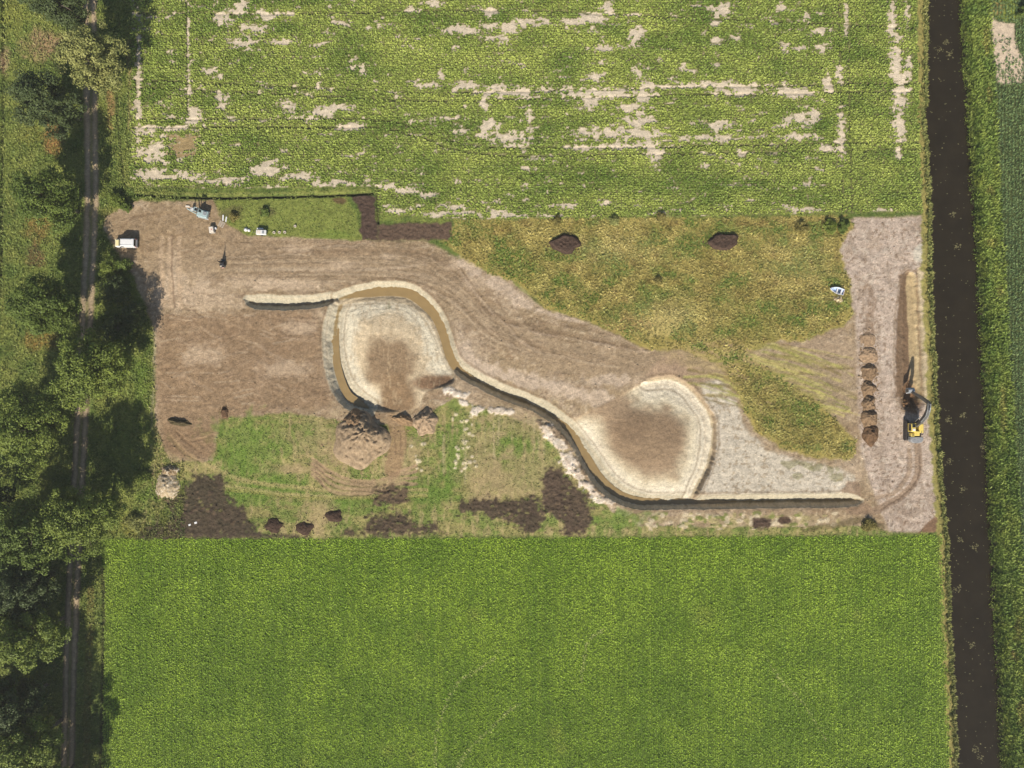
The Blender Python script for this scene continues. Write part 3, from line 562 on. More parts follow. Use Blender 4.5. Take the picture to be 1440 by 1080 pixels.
# ------------------------------------------------------------------ water
def water_mat(name, rgb, rough, bump=.05, scale=.8, var=.2):
    m = plain(name, rgb, rough=rough, var=var, scale=scale, bump=bump, spec=.5); return m
mw = water_mat('dark_canal_water', S(42, 36, 25), .2, .15, .35, .18); mw.node_tree.nodes['Principled BSDF'].inputs['Specular IOR Level'].default_value = .18
ys = np.arange(-100, 1181, 20.); V = []; 
for y in ys:
    V += [(gx(np.interp(y, *CW) - 9), gy(y), -1.1), (gx(np.interp(y, *CE) + 9), gy(y), -1.1)]
F = np.array([(2 * i + 2, 2 * i + 3, 2 * i + 1, 2 * i) for i in range(len(ys) - 1)])
tag(np_mesh('canal_water', np.array(V), F, None, mw), kind='structure')
mm = water_mat('muddy_water', S(152, 128, 86), .25, .1, .6, .08)
def ribbon(name, ctrl, half, z, mat):
    c = smooth(ctrl, 5); V = []
    for i, p in enumerate(c):
        a = c[max(0, i - 1)]; b = c[min(len(c) - 1, i + 1)]; dx, dy = b[0] - a[0], b[1] - a[1]; l = math.hypot(dx, dy)
        n = (-dy / l, dx / l); h = half(i / (len(c) - 1)) if callable(half) else half
        V += [(gx(p[0] + n[0] * h), gy(p[1] + n[1] * h), z), (gx(p[0] - n[0] * h), gy(p[1] - n[1] * h), z)]
    F = np.array([(2 * i, 2 * i + 1, 2 * i + 3, 2 * i + 2) for i in range(len(c) - 1)])
    return tag(np_mesh(name, np.array(V), F, None, mat), kind='structure')
tp_ = lambda m_: (lambda t: m_ * min(1, 6 * min(t, 1 - t) + .12))
ribbon('stream_water', [q[:2] for q in L2[0:11]], tp_(7), -1.4, mm)
ribbon('stream_water', [q[:2] for q in L2[13:23]], tp_(6.5), -1.5, mm)
ribbon('stream_water', [q[:2] for q in L3[:8]], tp_(5.5), -1.42, mm)

# ------------------------------------------------------------------ scattered vegetation (one mesh per uncountable kind)
def blades(name, px, py, col, size, n, up=(20, 60), width=.35, seed=1, z0=0.0, quad=True, cvar=.25, lean=None, label=None, cat=None):
    """n leaves per plant; col (N,3) base colour"""
    r = np.random.default_rng(seed); N = len(px)
    bx = np.repeat(gx(px), n); by = np.repeat(gy(py), n); bz = np.repeat(hz(px, py) + z0, n)
    sz = np.repeat(size, n) * r.uniform(.7, 1.25, N * n)
    az = r.uniform(0, 2 * math.pi, N * n)
    if lean is not None: az = np.where(r.random(N * n) < lean[1], lean[0] + r.normal(0, .4, N * n), az)
    el = np.radians(r.uniform(up[0], up[1], N * n)); w = sz * width * .5
    dx, dy, dz = np.cos(az) * np.cos(el), np.sin(az) * np.cos(el), np.sin(el)
    sx, sy = -np.sin(az), np.cos(az)
    tw = r.uniform(-.5, .5, N * n)
    base = np.stack([bx + r.normal(0, .03, N * n), by + r.normal(0, .03, N * n), bz - .03], -1)
    D = np.stack([dx, dy, dz], -1) * sz[:, None]; Sd = np.stack([sx, sy, tw], -1) * w[:, None]
    if quad:
        V = np.stack([base, base + D * .55 + Sd, base + D * np.array([1, 1, .75]), base + D * .55 - Sd], 1).reshape(-1, 3)
        F = np.arange(N * n * 4).reshape(-1, 4)
    else:
        V = np.stack([base + Sd, base + D, base - Sd], 1).reshape(-1, 3); F = np.arange(N * n * 3).reshape(-1, 3)
    c = np.repeat(col, n, 0) * r.uniform(1 - cvar, 1 + cvar, (N * n, 1))
    o = np_mesh(name, V, F, c, M_LEAF, domain='FACE')
    return tag(o, label, cat, kind='stuff')
def mixc(a, b, t): return np.asarray(a)[None] * (1 - t[:, None]) + np.asarray(b)[None] * t[:, None]
# north field, beet-like plants in east-west rows
rows = np.arange(-40, 312, 3.1); cols = np.arange(180, 1300, 2.2)
px, py = np.meshgrid(cols, rows); px = px.ravel() + rng.normal(0, .6, px.size); py = py.ravel() + rng.normal(0, .45, py.size)
pb = grid(bare, px, py); pt = grid(tram, px, py); inf = grid((ZONE == Z_NFIELD).astype(np.int8), px, py)
keep = (inf > 0) & (rng.random(px.size) > np.clip(pb * 1.2 + .03, 0, .985)) & (rng.random(px.size) > pt * .8)
px, py, pb = px[keep], py[keep], pb[keep]
t = np.clip(fbm(px / 50, py / 20, 4, 4) * 1.6 - .3, 0, 1)
colr = mixc(S(104, 126, 48), S(166, 176, 84), t); sz = .48 * (1 - .35 * pb) * rng.uniform(.75, 1.2, len(px))
blades('beet_plants', px, py, colr, sz, 6, (12, 60), .5, 11, z0=.08, cvar=.35, label='leafy green row crop with pale bare patches, covering the field at the top', cat='crop')
# south field, dense short maize or grass
def scatter(x0, x1, y0, y1, sx, sy, zone=None, jit=.45, seed=3):
    r = np.random.default_rng(seed); a, b = np.meshgrid(np.arange(x0, x1, sx), np.arange(y0, y1, sy))
    a = a.ravel() + r.normal(0, sx * jit, a.size); b = b.ravel() + r.normal(0, sy * jit, b.size)
    if zone is not None:
        k = grid(ZONE, a, b) == zone; a, b = a[k], b[k]
    return a, b
px, py = scatter(120, 1370, 750, 1120, 3.2, 1.1, Z_SFIELD, jit=.5, seed=5); px = px + (np.round((px - 120) / 3.2) * 3.2 + 120 - px) * .72; kk = grid(ZONE, px, py) == Z_SFIELD; px, py = px[kk], py[kk]
edge = np.minimum(np.minimum(np.abs(px - np.interp(py, [750, 1120], [1326, 1352])), 1e9), np.maximum(px - 140, 0))
t = np.clip(.45 + (fbm(px / 3.5, py / 140, 2, 4) - .5) * 1.5 + (fbm(px / 50, py / 40, 6, 4) - .5) * 1.6 + (fbm(px / 160, py / 5, 8, 3) - .5) * .7 * np.exp(-(py - 757) / 60), 0, 1)
colr = mixc(S(122, 152, 42), S(158, 184, 58), t)
for tr_, wd_ in (([(612, 1090), (612, 1040), (620, 1010), (635, 975), (650, 955), (690, 930), (700, 915)], 2), ([(640, 1090), (655, 1060), (680, 1035), (710, 1005), (730, 990)], 2.4), ([(816, 960), (822, 925), (828, 900), (850, 885)], 2), ([(1080, 930), (1100, 960), (1130, 990), (1160, 1040)], 1.5)):
    d_, _, _ = line_dist(smooth(tr_, 3), px, py); colr = np.where((d_ < wd_)[:, None] & (rng.random(len(px)) < .6)[:, None], S(182, 190, 108)[None], colr)
for (a_, b_, c_) in ((545, 1056, 9), (580, 1062, 8), (780, 1030, 10), (790, 1052, 9), (665, 865, 9), (590, 895, 7), (1205, 866, 8), (990, 865, 14), (430, 1075, 10)):
    g_ = np.exp(-((px - a_) ** 2 + (py - b_) ** 2) / c_ ** 2)[:, None] * .6; colr = colr * (1 - g_) + S(168, 176, 76)[None] * g_
e = np.exp(-edge / 10)[:, None]
colr = colr * (1 - e) + np.asarray(S(156, 172, 80))[None] * e
blades('green_maize', px, py, colr, .32 * rng.uniform(.6, 1.5, len(px)), 4, (10, 62), .42, 12, cvar=.35, label='dense even green crop filling the lower field', cat='crop')
# east field, maize in north-south rows
px, py = scatter(1385, 1500, -40, 1120, 4.8, 2.0, Z_EFIELD, jit=.12, seed=6)
inb = poly_sd(EBARE, px, py); k = (inb < 0) | (rng.random(len(px)) < np.clip((py - 40) / 110, .05, .6)); px, py = px[k], py[k]
blades('maize_rows', px, py, mixc(S(82, 106, 62), S(122, 142, 84), rng.random(len(px))), .55 * rng.uniform(.8, 1.2, len(px)), 6, (30, 65), .28, 13, label='dark green maize in tight rows beyond the canal at the right edge', cat='crop')
# meadow
px, py = scatter(600, 1215, 300, 655, 2.3, 2.3, Z_MEADOW, seed=7)
t = np.clip(fbm(px / 14, py / 14, 5, 4) * 2 - .5, 0, 1); t2 = np.clip(fbm(px / 22 + 7, py / 18, 2, 4) * 4.2 - 1.9, 0, 1)
colr = mixc(S(142, 130, 66), S(200, 184, 108), t); br_ = np.clip(fbm(px / 12, py / 9, 10, 4) * 4 - 2.2, 0, 1)[:, None] * .7; colr = (colr * (1 - br_) + S(132, 104, 58)[None] * br_) * (.75 + .5 * fbm(px / 4, py / 4, 8, 2))[:, None]; colr = colr * (1 - t2[:, None]) + np.asarray(S(112, 130, 54))[None] * t2[:, None]
st_ = np.clip(np.exp(-((px - 940) / 46) ** 2 - ((py - 445) / 22) ** 2) + .7 * np.exp(-((px - 860) / 60) ** 2 - ((py - 350) / 22) ** 2) + .5 * np.exp(-((px - 1120) / 50) ** 2 - ((py - 370) / 40) ** 2), 0, 1)[:, None] * .6; colr = colr * (1 - st_) + S(212, 198, 130)[None] * st_
gr = np.exp(-((px - 735) / 34) ** 2 - ((py - 385) / 26) ** 2) + np.exp(-((px - 1060) / 50) ** 2 - ((py - 450) / 22) ** 2) + np.exp(-((px - 1110) / 70) ** 2 - ((py - 590) / 50) ** 2) * .6
colr = colr * (1 - .5 * np.clip(gr, 0, 1)[:, None]) + np.asarray(S(118, 134, 54))[None] * .5 * np.clip(gr, 0, 1)[:, None]
mud = np.maximum(np.exp(-((px - 1010) / 80) ** 2 - ((py - 505) / 26) ** 2), np.exp(-((px - 930) / 40) ** 2 - ((py - 465) / 22) ** 2)); k = (rng.random(len(px)) > mud * .6) & (rng.random(len(px)) < np.clip(poly_sd(mead, px, py) / 12 + .35 * (py < 320) + .15, 0, 1))
px, py, colr = px[k], py[k], colr[k]
blades('dry_grass', px, py, colr, .5 * rng.uniform(.5, 1.6, len(px)), 5, (8, 45), .26, 14, lean=(-.5, .5), label='long dry yellow grass flattened in swirls above the winding stream', cat='grass')
# verge grass (roadside, banks, site margins)
px, py = scatter(-60, 260, -60, 1120, 2.9, 2.9, Z_VERGE, seed=8)
rd = np.interp(py, [0, 270, 540, 800, 1080], [126, 129, 118, 104, 95]); k = np.abs(px - rd) > 11; px, py = px[k], py[k]
cg = grid(C, px, py); colr = cg * .55 + mixc(S(100, 124, 50), S(158, 158, 82), np.clip(fbm(px / 20, py / 20, 7, 3) * 2 - .5, 0, 1)) * .5
blades('verge_grass', px, py, colr, .5 * rng.uniform(.6, 1.5, len(px)), 5, (20, 65), .24, 15, label='rough verge grass and weeds beside the tree-lined track', cat='grass')
px, py = scatter(185, 1300, 262, 345, 3.0, 3.0, Z_VERGE, seed=9); a, b = scatter(195, 1330, 575, 760, 3.2, 3.2, Z_VERGE, seed=10)
px, py = np.concatenate([px, a]), np.concatenate([py, b])
cg = grid(C, px, py); gness = cg[:, 1] / (cg[:, 0] + 1e-4); lum = cg.sum(1)
k = (gness > .84 + rng.normal(0, .05, len(px))) & (lum > .22); px, py, cg = px[k], py[k], cg[k]
blades('site_grass', px, py, cg * np.array([.98, 1.08, .9]), .3 * rng.uniform(.6, 1.5, len(px)), 5, (20, 60), .3, 16, label='thin green grass growing back over the lower part of the site', cat='grass')
# reeds, both banks
r = np.random.default_rng(20); N = 6500
yy = r.uniform(-40, 1120, N); o = np.abs(r.normal(0, 4.2, N)) - 2.5
px = np.interp(yy, *CW) - o + (fbm(yy * 0 + 3, yy / 9, 5, 3) - .5) * 8; ok = px < 1400
blades('reeds', px, yy, mixc(S(112, 124, 60), S(170, 166, 98), r.random(N)), .68 * r.uniform(.6, 1.3, N), 5, (35, 80), .16, 17, label='yellow-green reeds fringing the near bank of the canal', cat='reeds')
N = 17500; yy = r.uniform(-40, 1120, N); lo = np.interp(yy, *CE); hi = np.interp(yy, *EF)
px = lo - 2 - 9 * fbm(yy * 0 + 1, yy / 7, 7, 3) * (r.random(N) < .35) + (hi - lo + 3) * r.random(N) ** 1.1
cg = grid(C, px, yy)
blades('reeds', px, yy, mixc(S(104, 132, 52), S(158, 174, 78), np.clip(fbm(px / 8, yy / 16, 3, 3) * 2 - .5, 0, 1)) * .7 + cg * .3, .75 * r.uniform(.5, 1.4, N), 5, (30, 75), .2, 18, label='green reeds and grass on the far bank of the canal by the maize', cat='reeds')
# weeds floating on the canal
N = 300; yy = r.uniform(-20, 1100, N); px = np.interp(yy, *CW) + 8 + (np.interp(yy, *CE) - np.interp(yy, *CW) - 16) * r.random(N)
cl = [(1335, 55), (1340, 72), (1325, 66), (1350, 345), (1345, 300), (1338, 590), (1360, 585), (1340, 650), (1388, 628), (1378, 1058), (1384, 1070), (1355, 760), (1352, 830), (1376, 770), (1372, 910), (1358, 690)]
cx = np.concatenate([r.normal(a, 2.5, 26) for a, b in cl]); cy = np.concatenate([r.normal(b, 2.5, 26) for a, b in cl])
PXW = np.concatenate([px, cx]); PYW = np.concatenate([yy, cy]); n = len(PXW); a = r.uniform(0, 6.28, n); s_ = r.uniform(.05, .16, n)
base = np.stack([gx(PXW), gy(PYW), np.full(n, -1.085) + r.uniform(0, .02, n)], -1)
V = np.stack([base + np.stack([np.cos(a + q) * s_ * (1 + .5 * (k % 2)), np.sin(a + q) * s_, 0 * a], -1) for k, q in enumerate((0, 1.57, 3.14, 4.71))], 1).reshape(-1, 3)
tag(np_mesh('water_weed', V, np.arange(n * 4).reshape(-1, 4), mixc(S(84, 80, 52), S(130, 122, 84), r.random(n) ** 1.6), M_LEAF, 'FACE'), 'floating leaves and weed in small clumps on the dark canal', 'water weed', kind='stuff')
# clods and stones on the stripped earth
N = 15000; px = r.uniform(150, 1318, N); py = r.uniform(290, 748, N); z = grid(ZONE, px, py); cg = grid(C, px, py)
dark = cg.sum(1) < .28
HC = [(505, 622, 44), (502, 596, 22), (598, 594, 20), (568, 591, 16), (795, 343, 24), (1017, 340, 24), (236, 683, 21), (240, 662, 13), (385, 739, 12), (428, 743, 12), (470, 726, 12), (1274, 568, 10), (316, 580, 8)] + [(1222, y, 13) for y in (478, 500, 524, 547, 569, 589, 611)]
hx, hy, hc_ = [], [], []
for (x, y, q) in HC:
    n_ = int(30 + q * 4); a_ = r.uniform(0, 6.28, n_); d_ = q * (.92 + np.abs(r.normal(0, .22, n_))); hx.append(x + d_ * np.cos(a_)); hy.append(y + d_ * np.sin(a_) * (.6 if 330 < y < 350 else 1))
    hc_.append(np.repeat((S(88, 72, 60) if (y > 720 or 330 < y < 350) else S(150, 126, 98))[None], n_, 0))
k = ((z == Z_SITE) | ((z == Z_VERGE) & dark)) & ((r.random(N) < .4) | dark); px, py, cg = np.concatenate([px[k]] + hx), np.concatenate([py[k]] + hy), np.concatenate([cg[k]] + hc_)
n = len(px); s_ = r.uniform(.04, .15, n) * (1 + 1.0 * (r.random(n) < .12)); b = np.stack([gx(px), gy(py), hz(px, py)], -1)
off = np.array([(1, 0, 0), (0, 1, 0), (-1, 0, 0), (0, -1, 0), (0, 0, 1)]); V = (b[:, None] + off[None] * s_[:, None, None] * r.uniform(.6, 1.3, (n, 5, 1))).reshape(-1, 3)
F = (np.arange(n)[:, None, None] * 5 + np.array([(0, 1, 4), (1, 2, 4), (2, 3, 4), (3, 0, 4)])[None]).reshape(-1, 3)
tag(np_mesh('earth_clods', V, F, np.repeat(cg * r.uniform(.75, 1.45, (n, 1)), 4, 0), M_HEAP, 'FACE'), 'scattered earth clods and pale stones on the stripped site', 'clods', kind='stuff')

# ------------------------------------------------------------------ heaps of soil, each a thing
def heap(px, py, rx, ry, h, col, label, rot=0.0, flat=0.0, seed=0, name='soil_heap', cat='soil heap', group=None, rough=.12, col2=None, ridge=(0, 0)):
    na, nr = 56, 20; r = np.random.default_rng(seed + 50); x0, y0 = gx(px), gy(py); z0 = float(hz(px, py)); V = []; Cc = []
    ph = r.uniform(0, 6.28, 5); am = r.uniform(.015, .075, 5)
    for j in range(nr + 1):
        q = j / nr
        for i in range(na):
            a = 2 * math.pi * i / na
            R = 1 + sum(am[k] * math.sin((k + 2) * a + ph[k]) for k in range(5))
            u, v = q * R * rx * PXM * math.cos(a), q * R * ry * PXM * math.sin(a)
            X = u * math.cos(rot) - v * math.sin(rot) + ridge[0] * (1 - q); Y = u * math.sin(rot) + v * math.cos(rot) + ridge[1] * (1 - q)
            s = max(0., 1 - max(0, (q - flat) / (1 - flat)) ** 1.25)
            n = float(vn(np.array([X * 2.2 + 40 + seed]), np.array([Y * 2.2 + 40]), seed)[0]) - .5
            n2 = float(vn(np.array([X * 6 + 40 + seed]), np.array([Y * 6 + 40]), seed + 1)[0]) - .5
            Z = h * s + (n * rough * 2.2 + n2 * rough) * (1 if q < .95 else .2) * min(1, h) - (.12 if q == 1 else 0)
            V.append((X, Y, Z)); c = np.asarray(col) * (1 + n * .35 + n2 * .5)
            if col2 is not None and n2 * 1.3 > .2: c = np.asarray(col2)
            Cc.append(c)
    F = [(j * na + i, (j + 1) * na + i, (j + 1) * na + (i + 1) % na, j * na + (i + 1) % na) for j in range(nr) for i in range(na)]
    o = np_mesh(name, np.array(V), np.array(F), np.array(Cc), M_HEAP, 'POINT', True)
    o.location = (x0, y0, z0)
    return tag(o, label, cat, group)
BR = S(150, 122, 92); PT = S(84, 68, 58)
heap(507, 620, 40, 38, 2.8, S(168, 146, 118), 'large pale soil heap with a black shaded crown, south of the round basin', seed=1, rough=.45, flat=.10, ridge=(1.4, 2.0))
heap(502, 598, 20, 21, 2.0, S(140, 116, 90), 'steep brown soil heap touching the north side of the largest heap', seed=2, rough=.28, flat=.15, ridge=(.2, 1.0))
heap(598, 594, 18, 19, 1.5, S(172, 148, 120), 'small pale soil heap at the right of the earth ramp below the round basin', seed=3, rough=.28, flat=.2, ridge=(0, .8))
heap(568, 591, 15, 8, 1.0, S(150, 124, 94), 'low ridge of brown soil between the large heap and the small pale one', rot=-.3, seed=4, rough=.15, ridge=(0, .5))
heap(795, 343, 23, 13, .8, PT, 'flat dark peat heap in the dry meadow, the left one of two', flat=.75, seed=5, rough=.12)
heap(1017, 340, 23, 12, .8, PT, 'flat dark peat heap in the dry meadow, the right one of two', flat=.75, seed=6, rough=.12, rot=.1)
heap(236, 683, 19, 20, 1.3, S(184, 164, 132), 'pale rubble heap speckled with white stones beside the tree shadow', name='rubble_heap', cat='rubble heap', seed=7, rough=.15, flat=.2, col2=S(214, 200, 176))
heap(240, 662, 13, 9, 1.2, S(150, 128, 98), 'small dark-topped rubble heap just above the pale speckled one', name='rubble_heap', cat='rubble heap', seed=8, rough=.16, col2=S(206, 192, 168))
for k, (x, y, lab) in enumerate(((385, 739, 'small dark manure heap, leftmost of three on the lower grass'), (428, 743, 'round dark manure heap, the middle one of three, nearest the green field'), (470, 726, 'round dark manure heap, rightmost of the three on the lower grass'))):
    heap(x, y, 12, 10.5 - k * .5, .5, S(80, 64, 54), lab, seed=9 + k, flat=.4, rough=.14, name='manure_heap', cat='manure heap', group='small dark manure heaps')
tp = ['topmost and palest', 'second from the top', 'third from the top', 'fourth from the top', 'fifth from the top', 'sixth from the top']
for k, (x, y, rx, ry, h) in enumerate(((1220, 478, 12, 11, .4), (1222, 500, 13, 12, .6), (1222, 524, 12, 13, .9), (1221, 547, 11, 12, 1.0), (1221, 569, 11, 13, 1.2), (1222, 589, 12, 13, 1.3))):
    heap(x, y, rx, ry, h, S(140, 116, 90) if k > 1 else S(166, 140, 112), 'brown heap in the tipped row west of the excavator, ' + tp[k], seed=20 + k, rough=.18, group='row of tipped soil heaps', ridge=(0, .7))
heap(1224, 611, 12, 15, 1.1, S(112, 88, 66), 'dark brown soil heap ending the row level with the excavator', seed=30, rough=.14, ridge=(0, .3), group='row of tipped soil heaps')
heap(1184, 421, 10, 6, .5, S(60, 60, 40), 'pile of cut brushwood lying by the boat', name='brush_pile', cat='brush pile', seed=31) if False else None
heap(1274, 568, 9, 7, .9, S(122, 94, 68), 'fresh brown spoil beside the excavator bucket', seed=32, rough=.2)
heap(252, 594, 17, 5, .9, S(92, 82, 60), 'low dark ridge of turf in the corner of the brown square', seed=33, rough=.2, rot=-.15, name='turf_ridge', cat='turf ridge')
heap(316, 580, 6, 9, .7, S(110, 86, 66), 'little dark clod heap on the edge where brown earth meets grass', seed=34, rough=.2)

# ------------------------------------------------------------------ mesh builder for made things
class MB:
    def __init__(s): s.v = []; s.f = []
    def add(s, V, F):
        b = len(s.v); s.v += [tuple(v) for v in V]; s.f += [tuple(i + b for i in f) for f in F]; return s
    def box(s, c, d, rz=0, rx=0, ry=0, bev=0.0, taper=(1, 1)):
        hx, hy, hz_ = d[0] / 2, d[1] / 2, d[2] / 2; M = Matrix.Translation(c) @ Matrix.Rotation(rz, 4, 'Z') @ Matrix.Rotation(ry, 4, 'Y') @ Matrix.Rotation(rx, 4, 'X')
        if bev <= 0: bev = min(hx, hy, hz_) * .12
        rings = []
        for (z, k) in ((-hz_, bev), (-hz_ + bev, 0), (hz_ - bev, 0), (hz_, bev)):
            t = (z + hz_) / (2 * hz_); tx = 1 + (taper[0] - 1) * t; ty = 1 + (taper[1] - 1) * t
            x, y = (hx) * tx - k, (hy) * ty - k; b2 = bev * .9
            rings.append([M @ Vector(p + (z,)) for p in ((-x + b2, -y), (x - b2, -y), (x, -y + b2), (x, y - b2), (x - b2, y), (-x + b2, y), (-x, y - b2), (-x, -y + b2))])
        V = [p for r in rings for p in r]; F = [tuple(range(7, -1, -1)), tuple(range(24, 32))]
        for k in range(3):
            for i in range(8): F.append((k * 8 + i, k * 8 + (i + 1) % 8, k * 8 + 8 + (i + 1) % 8, k * 8 + 8 + i))
        return s.add(V, F)
    def tube(s, a, b, r0, r1=None, n=12):
        a, b = Vector(a), Vector(b); r1 = r0 if r1 is None else r1; q = (b - a).to_track_quat('Z', 'Y')
        V = [a + q @ Vector((math.cos(2 * math.pi * i / n) * r0, math.sin(2 * math.pi * i / n) * r0, 0)) for i in range(n)]
        V += [b + q @ Vector((math.cos(2 * math.pi * i / n) * r1, math.sin(2 * math.pi * i / n) * r1, 0)) for i in range(n)]
        F = [(i, (i + 1) % n, n + (i + 1) % n, n + i) for i in range(n)] + [tuple(range(n - 1, -1, -1)), tuple(range(n, 2 * n))]
        return s.add(V, F)
    def prism(s, prof, x0, x1, axis='X', ins=0.0):
        """profile in (y,z), extruded in x; ins shrinks the end caps"""
        n = len(prof); cy = sum(p[0] for p in prof) / n; cz = sum(p[1] for p in prof) / n; V = []
        def sc(k): return [(cy + (p[0] - cy) * k, cz + (p[1] - cz) * k) for p in prof]
        st = [(x0, sc(1 - ins)), (x0 + ins * .6, prof), (x1 - ins * .6, prof), (x1, sc(1 - ins))] if ins else [(x0, prof), (x1, prof)]
        for x, pr in st:
            V += [(x, p[0], p[1]) if axis == 'X' else (p[0], x, p[1]) for p in pr]
        F = []
        for k in range(len(st) - 1):
            for i in range(n): F.append((k * n + i, k * n + (i + 1) % n, (k + 1) * n + (i + 1) % n, (k + 1) * n + i))
        F += [tuple(range(n - 1, -1, -1)), tuple(range((len(st) - 1) * n, len(st) * n))]
        return s.add(V, F)
    def build(s, name, mat, parent=None, smooth_=False):
        me = bpy.data.meshes.new(name); me.from_pydata(s.v, [], s.f); me.materials.append(mat)
        import bmesh
        bm = bmesh.new(); bm.from_mesh(me); bmesh.ops.recalc_face_normals(bm, faces=bm.faces); bm.to_mesh(me); bm.free()
        if smooth_:
            for p in me.polygons: p.use_smooth = True
        o = bpy.data.objects.new(name, me); COL.objects.link(o)
        if parent: o.parent = parent
        return o
P_WHITE = plain('white_paint', (.74, .73, .71), .3, var=.04, spec=.5); P_GLASS = plain('dark_glass', (.015, .018, .02), .08, var=.1, spec=.6)
P_BLACK = plain('black_rubber', (.02, .02, .02), .7); P_YEL = plain('machine_yellow', (.72, .55, .13), .45, var=.12)
P_GREY = plain('dark_grey_steel', (.12, .115, .105), .5, metal=.3, var=.25); P_LG = plain('light_grey_steel', (.32, .34, .35), .5, metal=.2, var=.2)
P_TEAL = plain('pale_teal_paint', (.36, .46, .46), .5, var=.12); P_WOOD = plain('grey_timber', (.5, .43, .34), .85, var=.3, scale=8)
P_BLUE = plain('pale_blue_hull', (.46, .58, .78), .4, var=.08); P_CREAM = plain('cream_plastic', (.68, .60, .50), .6, var=.1)
P_RED = plain('red_lens', (.5, .03, .02), .3); P_LAMP = plain('clear_lamp', (.8, .74, .5), .15); P_MUD = plain('muddy_track_steel', (.06, .05, .045), .8, var=.4, bump=.4)
P_ORANGE = plain('orange_plastic', (.6, .22, .04), .5); P_TARP = plain('dirty_tarpaulin', (.62, .56, .46), .8, var=.25, bump=.5, scale=5)
P_BARK = plain('bark', (.13, .105, .08), .95, var=.4, scale=4, bump=.6); P_ENG = plain('engine_metal', (.05, .05, .055), .5, metal=.5, var=.3)

# ---- van: front to the west (local -x), body 4.5 m
x, y = at(173, 340.5, 1.85)
van = tag(empty('parked_van', (x, y, float(hz(720 + x / PXM, 540 - y / PXM))), math.radians(-1)), 'white panel van with dark rear window, parked on the bare earth by the track', 'van')
def hoop(x, w, z0, z1, r=.14):     # cross-section of the body
    return [(x, -w + .05, z0), (x, -w, z0 + .25), (x, -w, (z0 + z1) / 2 - .02), (x, -w + (.09 if z1 > 1.3 else .05), z1 - r), (x, -w + .09 + r, z1), (x, w - .09 - r, z1), (x, w - (.09 if z1 > 1.3 else .05), z1 - r), (x, w, (z0 + z1) / 2 - .02), (x, w, z0 + .25), (x, w - .05, z0)]
secs = [(-2.28, .62, .30, .70), (-2.18, .78, .25, .86), (-1.9, .88, .22, 1.0), (-1.35, .91, .22, 1.12), (-1.22, .91, .22, 1.16), (-.62, .92, .22, 1.78), (-.3, .92, .22, 1.86), (1.2, .92, .22, 1.86), (1.95, .91, .22, 1.83), (2.12, .90, .24, 1.74), (2.24, .88, .26, 1.05), (2.28, .84, .3, .6)]
V = [p for q in secs for p in hoop(*q)]; F = []
for k in range(len(secs) - 1):
    for i in range(10): F.append((k * 10 + i, k * 10 + (i + 1) % 10, (k + 1) * 10 + (i + 1) % 10, (k + 1) * 10 + i))
F += [tuple(range(9, -1, -1)), tuple(range((len(secs) - 1) * 10, len(secs) * 10))]
MB().add(V, F).build('body', P_WHITE, van)
def quad(a, b, c, d, t=.012):
    a, b, c, d = map(Vector, (a, b, c, d)); n = (b - a).cross(d - a).normalized() * t
    V = [a - n, b - n, c - n, d - n, a + n, b + n, c + n, d + n]
    return V, [(3, 2, 1, 0), (4, 5, 6, 7), (0, 1, 5, 4), (1, 2, 6, 5), (2, 3, 7, 6), (3, 0, 4, 7)]
MB().add(*quad((-1.24, -.74, 1.19), (-1.24, .74, 1.19), (-.68, .68, 1.76), (-.68, -.68, 1.76), .02)).build('windscreen', P_GLASS, van)
MB().add(*quad((2.235, .70, 1.16), (2.235, -.70, 1.16), (2.135, -.66, 1.66), (2.135, .66, 1.66), .025)).build('rear_window', P_GLASS, van)
for s in (-1, 1):
    MB().add(*quad((-.95, s * .925, 1.12), (-.1, s * .925, 1.12), (-.1, s * .86, 1.62), (-.6, s * .86, 1.6), .012)).build('side_window', P_GLASS, van)
    MB().box((-.92, s * 1.02, 1.16), (.12, .2, .18)).build('mirror', P_BLACK, van)
    MB().box((-2.16, s * .62, .78), (.16, .3, .14), ry=-.4).build('headlight', P_LAMP, van)
    MB().box((2.235, s * .82, .95), (.08, .12, .5)).build('tail_light', P_RED, van)
    for xw in (-1.45, 1.35):
        wv = MB().tube((xw, s * .72, .31), (xw, s * .93, .31), .31, n=20).build('wheel', P_BLACK, van)
        MB().tube((xw, s * .93, .31), (xw, s * .945, .31), .19, n=14).build('rim', P_LG, wv)
MB().box((-2.24, 0, .42), (.14, 1.5, .24)).build('front_bumper', P_GREY, van); MB().box((2.29, 0, .42), (.14, 1.6, .24)).build('rear_bumper', P_GREY, van)
MB().prism([(-2.05, 1.0), (-1.3, 1.165), (-1.3, 1.185), (-2.05, 1.02)], -.62, .62, 'Y').build('bonnet', plain('cream_bonnet', (.80, .70, .38), .35, var=.05), van)
for yy in (-.6, .6): MB().box((.5, yy, 1.885), (2.4, .04, .04)).build('roof_rail', P_LG, van)

